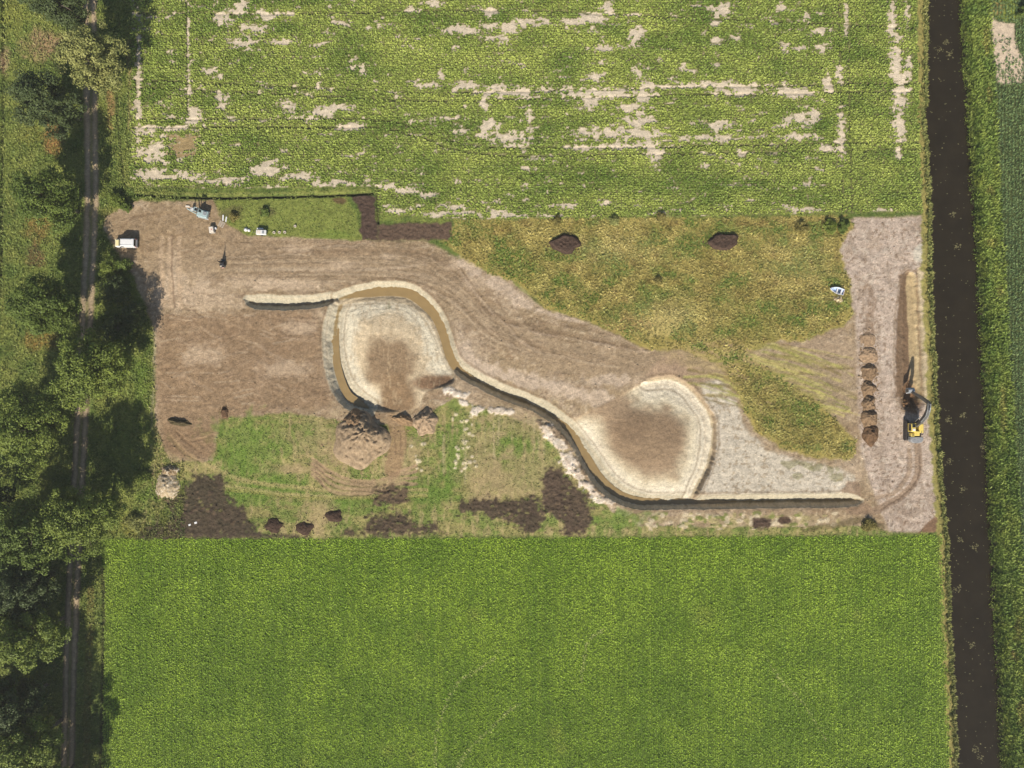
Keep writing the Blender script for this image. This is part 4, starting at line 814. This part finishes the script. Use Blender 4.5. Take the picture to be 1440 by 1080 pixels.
# ---- pale teal compact excavator near the ditch
x, y = at(281, 299, 1.6)
mex = tag(empty('compact_excavator', (x, y, .05), math.radians(-14)), 'small pale teal excavator with open cab by the ditch, casting a long dark shadow', 'excavator')
for s in (-1, 1):
    tr = MB().prism([(-1.0, .1), (-.85, 0), (.85, 0), (1.0, .1), (1.0, .38), (.85, .48), (-.85, .48), (-1.0, .38)], s * .75 - .17, s * .75 + .17, 'Y').build('track', P_MUD, mex)
MB().box((0, 0, .45), (1.2, 1.2, .3)).build('undercarriage', P_GREY, mex)
MB().box((1.22, 0, .3), (.12, 1.7, .38)).build('blade', P_WHITE, mex)
MB().box((.35, -.05, 1.0), (2.1, 1.5, .75), bev=.12).build('engine_body', P_TEAL, mex)
MB().box((.95, .1, 1.42), (.75, .8, .12), bev=.05).build('engine_vent', P_LG, mex)
MB().box((1.28, -.05, .95), (.35, 1.45, .7), bev=.12).build('counterweight', P_TEAL, mex)
cabp = MB()
for (cx_, cy_) in ((-.75, .1), (-.75, .72), (.15, .1), (.15, .72), (-.3, .72)): cabp.tube((cx_, cy_ - .1, 1.3), (cx_, cy_ - .1, 2.75), .045, n=8)
cabp.build('cab_frame', P_TEAL, mex)
roof = MB()
for b in (((-.72, .3, 2.8), (.16, .85, .1)), ((.12, .3, 2.8), (.16, .85, .1)), ((-.3, .66, 2.8), (.75, .14, .1)), ((-.3, -.06, 2.8), (.75, .14, .1))): roof.box(*b)
roof.build('cab_roof', P_TEAL, mex); MB().box((-.3, .3, 2.79), (.7, .6, .03)).build('roof_hatch', P_GLASS, mex)
MB().box((-.1, .3, 1.6), (.45, .5, .12)).box((.1, .3, 1.9), (.1, .5, .6)).build('seat', P_BLACK, mex)
bo = MB(); bo.tube((-.85, -.3, 1.0), (-1.3, -.25, 2.6), .13, .11).tube((-1.3, -.25, 2.6), (-1.9, 0, 3.3), .11, .1); bo.build('boom', P_TEAL, mex)
MB().tube((-1.9, 0, 3.3), (-2.1, .35, 1.2), .1, .08).build('dipper_arm', P_LG, mex)
MB().prism([(-.35, .1), (-.2, -.25), (.2, -.25), (.35, .1), (.3, .3), (-.3, .3)], -.28, .28).build('bucket', P_WHITE, mex).location = (-2.15, .4, .7)
tl = MB()
for k in range(5): tl.tube((.1 + .02 * k, .05 + k * .2 - .2, 2.8), (.1, .05 + k * .2 - .2, 3.25), .03, n=6)
tl.box((.1, .2, 3.05), (.1, 1.05, .25)); tl.build('light_rack', P_GREY, mex)
MB().box((.55, -.88, .62), (2.3, .08, .08)).build('side_rail', P_WHITE, mex)

# ---- containers, timber and clutter at the north-west corner
def crate(px, py, d, h, rz, label, mat, name='tank_crate', cat='crate', ribs=True, group=None):
    x, y = at(px, py, h); r_ = empty(name, (x, y, float(hz(720 + x / PXM, 540 - y / PXM))), rz); tag(r_, label, cat, group)
    MB().box((0, 0, .07), (d[0], d[1], .12)).build('pallet_base', P_WOOD, r_)
    MB().box((0, 0, .14 + (h - .14) / 2), (d[0] * .93, d[1] * .93, h - .16), bev=.08).build('tank', mat, r_)
    cg_ = MB()
    for sx_ in (-1, 0, 1):
        for sy_ in (-1, 1): cg_.tube((sx_ * d[0] / 2, sy_ * d[1] / 2, .12), (sx_ * d[0] / 2, sy_ * d[1] / 2, h), .02, n=6)
    for z_ in (.4, .7, 1.0):
        if z_ < 1:
            z_ *= h
            for sy_ in (-1, 1): cg_.box((0, sy_ * d[1] / 2, z_), (d[0], .03, .03))
            for sx_ in (-1, 1): cg_.box((sx_ * d[0] / 2, 0, z_), (.03, d[1], .03))
    cg_.build('cage', P_LG, r_)
    if ribs:
        MB().tube((d[0] * .1, 0, h - .03), (d[0] * .1, 0, h + .03), .1).build('filler_cap', P_RED, r_)
    return r_
crate(296.5, 322.5, (1.0, 1.35), 1.0, math.radians(8), 'cream tank crate standing alone below the small teal excavator', P_CREAM)
def block(px, py, d, rz, label, mat, name, cat, z=0.0, parts=None, group=None):
    x, y = gx(px), gy(py); m_ = MB(); m_.box((0, 0, d[2] / 2), d)
    o = m_.build(name, mat); o.location = (x, y, float(hz(px, py)) + z); o.rotation_euler = (0, 0, rz); return tag(o, label, cat, group)
block(303.5, 321.5, (.45, .4, .4), .3, 'small white tub right beside the cream tank crate', P_WHITE, 'tub', 'tub')
block(314, 306.5, (.28, 1.2, .18), -.05, 'short white beam upright in the photo above the timber pallet, left of a pair', P_WHITE, 'beam', 'beam', group='white beams')
block(318.3, 308.5, (.25, 1.1, .18), -.15, 'short white beam, the right one of the pair near the timber pallet', P_WHITE, 'beam', 'beam', group='white beams')
x, y = gx(312), gy(315.5); pal = tag(empty('pallet', (x, y, .05), math.radians(-28)), 'weathered timber pallet lying askew in the weeds', 'pallet')
for k in range(5): MB().box((0, -.55 + k * .27, .13), (1.2, .12, .03)).build('deck_board', P_WOOD, pal)
for k in (-.5, 0, .5): MB().box((k, 0, .06), (.1, 1.2, .09)).build('bearer', P_WOOD, pal)
x, y = gx(263.5), gy(292.5)
block(264.5, 290.5, (.9, .35, .25), -.1, 'pale concrete block on the earth left of the teal excavator', P_CREAM, 'concrete_block', 'block')
# white site trailer
x, y = at(367, 326.5, 1.0); tr = tag(empty('box_trailer', (x, y, 0.1), math.radians(-2)), 'low white box trailer with a grey lid on the grass edge', 'trailer')
MB().box((0, 0, .65), (2.1, 1.0, .6), bev=.06).build('box', P_WHITE, tr); MB().box((.45, 0, .98), (.5, .6, .04)).build('hatch', P_LG, tr); MB().box((-.5, 0, .97), (.8, .7, .03)).build('panel', P_CREAM, tr)
for s in (-1, 1): MB().tube((0, s * .52, .25), (0, s * .66, .25), .25).build('wheel', P_BLACK, tr)
MB().tube((-1.0, 0, .4), (-1.9, 0, .4), .04).build('drawbar', P_GREY, tr); MB().box((-.2, .95, .12), (1.5, .3, .1)).build('side_board', P_WHITE, tr) if False else None
block(366, 321.5, (1.3, .25, .2), 0, 'white plank lying just above the box trailer', P_WHITE, 'plank', 'plank')
for k, (px_, py_, sz_, lab) in enumerate(((346.3, 323.2, .5, 'full white sandbag, the left one beside the box trailer'), (350.5, 324.2, .38, 'smaller white sandbag, between its bigger twin and the box trailer'))):
    o = MB()
    for j in range(4):
        o.tube((0, 0, sz_ * (.0 + .25 * j)), (0, 0, sz_ * (.25 + .25 * j)), sz_ * (.62, .85, .9, .7)[j], sz_ * (.85, .9, .7, .3)[j], n=10)
    o = o.build('sandbag', P_WHITE, None, True); o.location = (gx(px_), gy(py_), .03); tag(o, lab, 'sandbag')
for k, (px_, py_, lab) in enumerate(((386, 327.5, 'pale ring-shaped pot on the grass edge, leftmost of four'), (393.5, 327.2, 'pale ring-shaped pot, second of four on the grass edge'), (401, 327, 'greenish white pot, third of four on the grass edge'), (415.5, 318.5, 'pale ring-shaped pot set further up in the grass, rightmost of four'))):
    n = 16; V = []; 
    for (rr, zz) in ((.22, 0), (.27, .4), (.19, .4), (.17, .08)): V += [(math.cos(6.2832 * i / n) * rr, math.sin(6.2832 * i / n) * rr, zz) for i in range(n)]
    F = [(q * n + i, q * n + (i + 1) % n, (q + 1) * n + (i + 1) % n, (q + 1) * n + i) for q in range(3) for i in range(n)] + [tuple(range(3 * n, 4 * n)), tuple(range(n - 1, -1, -1))]
    o = MB().add(V, F).build('pot', P_CREAM); o.location = (gx(px_), gy(py_), float(hz(px_, py_))); tag(o, lab, 'pot', 'pots on the grass edge')
# dark pump set with a tapering mast
x, y = gx(314), gy(371); pm = tag(empty('pump_unit', (x, y, 0.05), .05), 'dark upright pump unit with a thin mast alone on the bare earth', 'pump')
MB().box((0, 0, .12), (1.0, 1.6, .14)).build('skid', P_GREY, pm); MB().box((.1, -.05, .6), (.75, 1.0, .8), bev=.1).build('engine', P_ENG, pm)
MB().tube((0, .1, .9), (0, .1, 1.9), .32, .16, n=10).build('tower', P_ENG, pm); MB().tube((0, .1, 1.9), (.02, .12, 3.2), .12, .03, n=8).build('mast', P_ENG, pm)
MB().tube((-.3, -.6, .5), (-.1, -.62, .9), .14).build('filter', P_CREAM, pm); MB().tube((.25, -.85, .3), (-.2, -.9, .3), .12).build('outlet_pipe', plain('rusty_pink_pipe', (.5, .3, .24), .7), pm)
for s in (-1, 1): MB().tube((s * .5, -.3, .25), (s * .62, -.3, .25), .26).build('wheel', P_BLACK, pm)
# two white sheets in the peat corner
block(267, 738, (.5, .35, .05), .4, 'tiny white scrap on the dark peat corner, the left one of two', P_WHITE, 'paper_scrap', 'scrap')
block(275.5, 735, (.55, .4, .06), .3, 'tiny white scrap on the dark peat corner, the right one of two', P_WHITE, 'paper_scrap', 'scrap')
# flat round yellow bush and hay ring
# ---- boat
def boat():
    x, y = at(1176.5, 408.5, .4); r_ = tag(empty('rowing_boat', (x, y, .12), math.radians(164)), 'small pale blue open boat left on the dry meadow near the sand strip', 'boat')
    n = 14; rings = []
    for i in range(n + 1):
        t = i / n; xx = -1.5 + 3.0 * t; wd = .70 * (1 - max(0, (t - .35) / .65) ** 2.2) * (0.86 + .14 * min(1, t / .35)); wd = max(wd, .02); zt = .45 + .18 * t ** 2; zb = .0 + .25 * max(0, (t - .7) / .3) ** 2
        rings.append((xx, wd, zt, zb))
    out = []; inn = []
    for (xx, wd, zt, zb) in rings:
        out += [(xx, -wd, zt), (xx, -wd * .8, zb + .12), (xx, 0, zb), (xx, wd * .8, zb + .12), (xx, wd, zt)]
        w2 = max(wd - .06, .01); inn += [(xx * .97, -w2, zt), (xx * .97, -w2 * .78, zb + .16), (xx * .97, 0, zb + .06), (xx * .97, w2 * .78, zb + .16), (xx * .97, w2, zt)]
    k = len(out); V = out + inn; F = []
    for i in range(n):
        for j in range(4):
            F.append((i * 5 + j, i * 5 + j + 1, (i + 1) * 5 + j + 1, (i + 1) * 5 + j)); F.append((k + i * 5 + j, k + (i + 1) * 5 + j, k + (i + 1) * 5 + j + 1, k + i * 5 + j + 1))
        for j in (0, 4): F.append((i * 5 + j, (i + 1) * 5 + j, k + (i + 1) * 5 + j, k + i * 5 + j))
    for e in (0, n):
        for j in range(4): F.append((e * 5 + j, e * 5 + j + 1, k + e * 5 + j + 1, k + e * 5 + j))
    MB().add(V, F).build('hull', P_BLUE, r_)
    rim = MB()
    for s in (-1, 1):
        for i in range(n):
            a, b = rings[i], rings[i + 1]; rim.tube((a[0], s * a[1], a[2] + .01), (b[0], s * b[1], b[2] + .01), .04, n=6)
    rim.build('gunwale', P_WHITE, r_)
    for xx, w_ in ((-1.0, 1.1), (-.1, 1.25)): MB().box((xx, 0, .36), (.28, w_, .05)).build('thwart', P_WHITE, r_)
    MB().box((1.0, 0, .44), (.6, .5, .04), taper=(1, 1)).build('foredeck', P_BLUE, r_)
    MB().box((-.6, -.1, .14), (.7, .7, .06)).build('bottom_board', plain('dark_blue_floor', (.05, .08, .14), .6), r_)
    MB().box((-1.5, 0, .35), (.08, 1.15, .4)).build('transom', plain('pink_white', (.75, .62, .62), .5), r_)
    MB().tube((-1.0, .55, .5), (.9, .4, .56), .025, n=6).build('oar', P_WOOD, r_)
boat()
o = heap(1178, 421, 8, 5.5, .45, S(214, 196, 160), 'crumpled pale tarpaulin lying below the boat', name='tarpaulin', cat='tarpaulin', seed=40, rough=.35, col2=S(150, 126, 90))

# ---- tracked excavator by the canal
EX, EY = 84.1, -9.7
ex = tag(empty('tracked_excavator', (EX, EY, .02)), 'big yellow and grey tracked excavator digging at the canal edge with its arm raised', 'excavator')
for s in (-1, 1):
    prof = [(-2.2, .35), (-2.05, .1), (-1.8, 0), (1.8, 0), (2.05, .1), (2.2, .35), (2.2, .6), (2.0, .85), (1.75, .95), (-1.75, .95), (-2.0, .85), (-2.2, .6)]
    t_ = MB().prism([(p[0], p[1]) for p in prof], s * 1.25 - .35, s * 1.25 + .35).build('track', P_MUD, ex)
    g = MB()
    for k in range(22): g.box((s * 1.25, -1.9 + k * .18, .965), (.68, .06, .05))
    g.build('track_shoes', P_MUD, t_)
MB().box((0, 0, .6), (1.7, 2.6, .5)).build('undercarriage', P_GREY, ex); MB().tube((0, 0, .8), (0, 0, 1.15), .75, n=20).build('slew_ring', P_GREY, ex)
MB().box((0, -.25, 1.28), (2.7, 3.4, .25)).build('deck', P_GREY, ex)
cab = MB().box((-1.0, .65, 2.1), (.95, 1.75, 1.5), bev=.1).build('cab', P_YEL, ex)
MB().box((-1.0, 1.53, 2.25), (.8, .04, 1.0)).build('windscreen', P_GLASS, cab); MB().box((-1.49, .7, 2.3), (.04, 1.3, .8)).build('side_window', P_GLASS, cab); MB().box((-1.0, 1.05, 2.865), (.7, .7, .04)).build('roof_window', P_GLASS, cab)
MB().box((-1.0, .2, 2.88), (.55, .45, .06)).build('roof_panel', P_WHITE, cab)
MB().box((.95, .5, 1.8), (.95, 1.9, .85), bev=.1).build('side_housing', P_YEL, ex)
MB().box((-.0, -.55, 1.85), (1.2, 1.0, .9), bev=.1).build('engine_hood', P_YEL, ex)
MB().box((-.85, -.85, 1.85), (.8, .7, .9), bev=.08).build('engine_hood', P_YEL, ex)
for k in range(5): MB().box((-.85, -1.1 + k * .13, 2.31), (.55, .05, .03)).build('vent_slat', P_BLACK, ex)
# curved counterweight
cwp = [(-1.35, -1.3), (1.35, -1.3), (1.35, -1.9), (1.1, -2.35), (.5, -2.6), (-.5, -2.6), (-1.1, -2.35), (-1.35, -1.9)]
V = [(p[0], p[1], 1.2) for p in cwp] + [(p[0], p[1], 2.15) for p in cwp] + [(p[0] * .9, -1.35 + (p[1] + 1.3) * .9, 2.3) for p in cwp]
F = [(k * 8 + i, k * 8 + (i + 1) % 8, k * 8 + 8 + (i + 1) % 8, k * 8 + 8 + i) for k in (0, 1) for i in range(8)] + [tuple(range(7, -1, -1)), tuple(range(16, 24))]
MB().add(V, F).build('counterweight', plain('grey_counterweight', (.25, .25, .25), .55, var=.2), ex)
MB().tube((.9, -.75, 2.2), (.9, -.75, 2.75), .08, n=10).build('exhaust', P_BLACK, ex)
for yy in (-.9, -.4, .1): pass
rl = MB()
for yy in (-.3, .5, 1.3): rl.tube((1.38, yy, 2.2), (1.38, yy, 3.0), .025, n=6)
rl.tube((1.38, -.3, 3.0), (1.38, 1.3, 3.0), .025, n=6); rl.build('handrail', P_BLACK, ex)
# boom as a cranked box beam: foot, knee, tip
def beam(mb, pts, w, hs):
    n = len(pts); V = []
    for i, p in enumerate(pts):
        a = Vector(pts[max(0, i - 1)]); b = Vector(pts[min(n - 1, i + 1)]); d = (b - a).normalized(); sx = Vector((1, 0, 0)); up = sx.cross(d).normalized(); side = d.cross(up).normalized()
        for su, sv in ((-1, -1), (1, -1), (1, 1), (-1, 1)): V.append(Vector(p) + side * su * w / 2 + up * sv * hs[i] / 2)
    F = [(i * 4 + j, i * 4 + (j + 1) % 4, i * 4 + 4 + (j + 1) % 4, i * 4 + 4 + j) for i in range(n - 1) for j in range(4)] + [(3, 2, 1, 0), tuple(range(4 * n - 4, 4 * n))]
    return mb.add(V, F)
TIP = (0.05, 5.9, 6.1); 
for s in (-1, 1): MB().box((s * .38, .95, 1.9), (.14, 1.3, 1.0)).build('boom_bracket', P_YEL, ex)
bm_ = beam(MB(), [(0, .9, 1.8), (0, 1.9, 3.6), (0.02, 3.3, 5.2), (0.04, 4.5, 5.9), TIP], .5, [.5, .72, .85, .7, .45]).build('boom', P_GREY, ex)
pipes = MB()
for s in (-.3, .3):
    for a, b in (((0, 1.9, 4.05), (0.02, 3.2, 5.68)), ((.02, 3.2, 5.68), (.04, 4.6, 6.32)), ((.04, 4.6, 6.32), (.05, 5.8, 6.4))): pipes.tube((a[0] + s, a[1], a[2]), (b[0] + s, b[1], b[2]), .05, n=6)
pipes.build('hydraulic_pipe', P_LG, bm_)
for s in (-.42, .42):
    c_ = MB().tube((s, 1.5, 1.5), (s, 2.6, 3.4), .13).build('boom_cylinder', P_GREY, ex); MB().tube((s, 2.6, 3.4), (s, 3.1, 4.3), .07).build('piston_rod', P_LG, c_)
ARM_E = (-.55, 8.05, 1.35)
ar = beam(MB(), [(.06, 5.55, 6.7), TIP, (-.2, 6.9, 4.1), ARM_E], .4, [.3, .7, .55, .35]).build('dipper_arm', P_GREY, ex)
MB().tube((.02, 4.1, 6.5), (.05, 5.0, 6.75), .11).tube((.05, 5.0, 6.75), (.06, 5.6, 6.75), .06).build('arm_cylinder', P_LG, ar)
MB().tube((-.05, 6.5, 5.3), (-.4, 7.75, 2.6), .1).tube((-.4, 7.75, 2.6), (-.5, 8.2, 1.7), .05).build('bucket_cylinder', P_LG, ar)
bp = [(0, .55), (.5, .5), (.75, .1), (.6, -.45), (.15, -.7), (-.45, -.55), (-.5, -.42), (.05, -.5), (.42, -.3), (.5, .05), (.3, .3), (0, .35)]
bk = MB().prism(bp, -.65, .65).build('bucket', P_LG, ex); bk.location = (ARM_E[0] - .15, ARM_E[1] + .15, ARM_E[2] - .3); bk.rotation_euler = (.3, 0, .1)
for s in (-.62, .62): MB().prism([(0, .5), (.45, .45), (.68, .1), (.55, -.4), (.15, -.62), (-.45, -.5)], s - .03, s + .03).build('side_plate', P_GREY, bk)
for k in range(5): MB().box((-.5 + k * .25, -.55, -.5), (.09, .22, .07)).build('bucket_tooth', P_WHITE, bk)
# steel beam / dragline mat lying to the west of the tracks

# ------------------------------------------------------------------ trees
def tree(px, py, H, R, label, tone_=0, seed=0, name='broadleaf_tree', cat='tree', dens=1.0, low=.32, group='trees along the track', leaf=.4, n_clump=None):
    r = np.random.default_rng(seed + 300); x0, y0 = gx(px + (5 if low > .2 else 0)), gy(py)
    root = tag(empty(name, (x0, y0, float(hz(px, py)))), label, cat, group)
    tk = MB(); top = Vector((r.normal(0, .5), r.normal(0, .5), H * .72)); pts = [Vector((0, 0, -.2)), Vector((top.x * .2, top.y * .2, H * .2)), Vector((top.x * .6, top.y * .6, H * .45)), top]
    rad = [H * .024, H * .02, H * .013, H * .004]
    for i in range(3): tk.tube(pts[i], pts[i + 1], rad[i], rad[i + 1], 9)
    # crown: clumps within an irregular solid
    nc = n_clump or int(60 + R * 16); cl = []
    lob = r.uniform(.6, 1.15, 12)
    for k in range(nc):
        a = r.uniform(0, 2 * math.pi); q = r.random() ** .5; zz = r.random(); la = a / (2 * math.pi) * 12; i0 = int(la) % 12; lb = lob[i0] * (1 - la % 1) + lob[(i0 + 1) % 12] * (la % 1)
        prof = math.sin(math.pi * (0.12 + .80 * zz)) ** .6 if zz < .5 else math.sqrt(max(0.02, 1 - ((zz - .45) / .56) ** 2))
        rr = R * lb * prof * q
        cl.append((rr * math.cos(a), rr * math.sin(a), H * low + (H * (1 - low)) * zz * (.93 + .1 * r.random()), r.uniform(.7, 1.45) * (R / 6.5) ** .5))
    for k in range(0, len(cl), max(1, len(cl) // 12)):
        c = cl[k]; b0 = pts[1].lerp(pts[2], r.random()) if c[2] < H * .6 else pts[2].lerp(pts[3], r.random() * .7); mid_ = b0.lerp(Vector(c[:3]), .5) + Vector((0, 0, -.3))
        tk.tube(b0, mid_, H * .008, H * .005, 6); tk.tube(mid_, c[:3], H * .005, H * .002, 6)
    tk.build('trunk', P_BARK, root, True)
    cl = np.array(cl); nl = int(125 * dens); n = nc * nl
    d = r.normal(0, 1, (nc, nl, 3)); d /= np.linalg.norm(d, axis=2, keepdims=True); q = r.random((nc, nl, 1)) ** .45
    P = cl[:, None, :3] + d * q * cl[:, None, 3:4] * .92 * np.array([1.15, 1.15, .75]); P = P.reshape(-1, 3)
    nrm = d.reshape(-1, 3) * .9 + r.normal(0, .55, (n, 3)) + np.array([0, 0, .55]); nrm /= np.linalg.norm(nrm, axis=1, keepdims=True)
    t1 = np.cross(nrm, r.normal(0, 1, (n, 3))); t1 /= np.linalg.norm(t1, axis=1, keepdims=True) + 1e-6; t2 = np.cross(nrm, t1)
    s_ = r.uniform(.6, 1.3, (n, 1)) * leaf * .5
    V = np.stack([P - t1 * s_, P + t2 * s_ * .62, P + t1 * s_, P - t2 * s_ * .62], 1).reshape(-1, 3)
    pal = [(S(74, 92, 36), S(114, 130, 56)), (S(112, 120, 62), S(170, 168, 100)), (S(62, 76, 42), S(92, 104, 58)), (S(86, 104, 38), S(138, 150, 66)), (S(112, 104, 54), S(152, 140, 76))][tone_]  # darkest pair puts the shade of shaded crowns into the leaf colour
    tc_ = np.repeat(r.random(nc), nl) * .6 + r.random(n) * .4
    np_mesh('crown', V, np.arange(n * 4).reshape(-1, 4), mixc(pal[0], pal[1], tc_) * .95, M_LEAF, 'FACE', parent=root)
    return root
T = [(112, 30, 16, 6.6, 'dark tree whose crown touches the top edge left of the track', 2),
     (160, 112, 15, 6.8, 'pale olive tree leaning over the track near the top, brightest crown of the row', 1),
     (108, 168, 15.5, 6.6, 'dark tree west of the track just below the pale olive one', 2),
     (106, 298, 16, 6.8, 'dark green tree beside the track facing the corner of the crop field', 0),
     (102, 442, 16.5, 7.2, 'round dark tree west of the track, left of the big shrub in shadow', 0),
     (166, 522, 16, 8.4, 'wide yellow-green tree spreading over the track toward the brown square', 3),
     (84, 598, 17, 8.4, 'large leafy tree at the left edge beside the bright overhanging one', 3),
     (152, 716, 17, 8.2, 'broad tree on the track by the peat corner, right of its twin crown', 3),
     (88, 734, 17, 8.2, 'broad tree at the left edge above the corner of the green field', 0),
     (74, 806, 16, 6.2, 'dark tree at the left edge level with the top of the green field', 2),
     (86, 868, 17, 7.0, 'bright-topped tree at the left edge beside the green field', 3),
     (62, 962, 16, 5.4, 'sparse dark tree low on the left edge, second from the bottom', 2),
     (82, 1012, 17, 7.0, 'tree at the bottom left corner of the photo', 3),
     (98, 1078, 17, 7.4, 'tree cut by the bottom edge between track and corner', 0),
     (98, 1150, 17, 7.4, 'tree rooted below the bottom edge, only its shadow in view', 0),
     (14, 700, 17, 7.0, 'tree beyond the left edge, level with the rubble heap', 2),
     (12, 858, 17, 7.4, 'tree beyond the left edge, level with the upper part of the green field', 2),
     (14, 960, 17, 7.4, 'tree beyond the left edge, level with the middle of the green field', 2),
     (30, 1060, 17, 7.4, 'tree beyond the left edge near the bottom corner', 2)]
for k, (x_, y_, h_, r_, lab, tn) in enumerate(T): tree(x_, y_, h_, r_, lab, tn, seed=k)
# big shrub thicket on the east of the track
def shrub(px, py, H, R, label, tn=0, seed=0, group=None, leaf=.26, cat='shrub', name='shrub'):
    return tree(px, py, H, R, label, tn, seed=seed + 60, name=name, cat=cat, dens=.6, low=.1, group=group, leaf=leaf, n_clump=int(14 + R * 14))
shrub(160, 380, 3.4, 2.6, 'sunlit green shrub at the top of the dark thicket east of the track', 3, 1, 'thicket east of the track')
shrub(180, 374, 3.0, 1.9, 'small sunlit shrub beside the van side of the dark thicket', 0, 2, 'thicket east of the track')
shrub(172, 410, 4.5, 3.6, 'big shaded shrub in the middle of the thicket east of the track', 2, 3, 'thicket east of the track')
shrub(195, 440, 3.8, 3.0, 'shaded shrub bulging onto the brown square', 2, 4, 'thicket east of the track')
shrub(172, 462, 4.0, 3.2, 'shaded shrub under the wide yellow-green tree', 2, 5, 'thicket east of the track')
shrub(168, 285, 1.8, 1.7, 'bushy green shrub at the corner between field ditch and track', 3, 6)
shrub(180, 292, 1.5, 1.1, 'low bush on the earth edge right of the corner shrub', 0, 7)
shrub(374, 300, .9, .9, 'green bush on the grass plot right of the box trailer', 0, 8)
shrub(330, 306, .9, 1.2, 'brownish ragged bush beside the timber pallet', 4, 9)
shrub(864, 311, 1.0, 1.2, 'round yellow-flowering bush on the upper meadow edge', 1, 10)
shrub(783, 311, .9, 1.0, 'small dark bush on the upper meadow edge above the left peat heap', 4, 11)
shrub(930, 305, .8, 1.0, 'small dark bush on the meadow edge between the peat heaps', 4, 12)
shrub(1184, 318, 1.3, 1.4, 'dark bush at the corner of meadow and sand strip', 0, 13)
shrub(1166, 320, 1.0, 1.5, 'bright green bush left of the dark corner bush', 3, 14)
shrub(1127, 320, .9, 1.4, 'olive bush on the upper right meadow edge', 4, 15)
shrub(925, 395, .8, .8, 'lone small dark weed bush in the middle of the meadow', 4, 16)
shrub(1222, 738, .7, 1.6, 'brown-green bramble mound at the end of the eastern ditch', 4, 17)
shrub(1438, 18, 1.8, 1.4, 'dark bush at the top right corner beyond the canal', 0, 18)
shrub(205, 670, 1.3, 1.5, 'green weed bush left of the rubble heap', 3, 19)
shrub(190, 733, 1.1, 2.0, 'olive bush at the corner of the green field and the peat', 1, 20)

# ------------------------------------------------------------------ thin haze volume, added to lift the dark tones
hz_ = MB(); hz_.add([(x, y, z) for z in (-4.0, 150.0) for x, y in ((-3200, -3200), (3200, -3200), (3200, 3200), (-3200, 3200))], [(3, 2, 1, 0), (4, 5, 6, 7), (0, 1, 5, 4), (1, 2, 6, 5), (2, 3, 7, 6), (3, 0, 4, 7)])
mh = bpy.data.materials.new('haze'); mh.use_nodes = True; nt = mh.node_tree
for n in list(nt.nodes):
    if n.type == 'BSDF_PRINCIPLED': nt.nodes.remove(n)
pv = nt.nodes.new('ShaderNodeVolumePrincipled'); pv.inputs['Color'].default_value = (.95, .93, .88, 1); pv.inputs['Density'].default_value = .00018; pv.inputs['Anisotropy'].default_value = 0.0
nt.links.new(pv.outputs[0], [n for n in nt.nodes if n.type == 'OUTPUT_MATERIAL'][0].inputs['Volume'])
tag(hz_.build('haze', mh), 'thin haze volume over the fields, added to lift the dark tones', 'haze', kind='stuff')
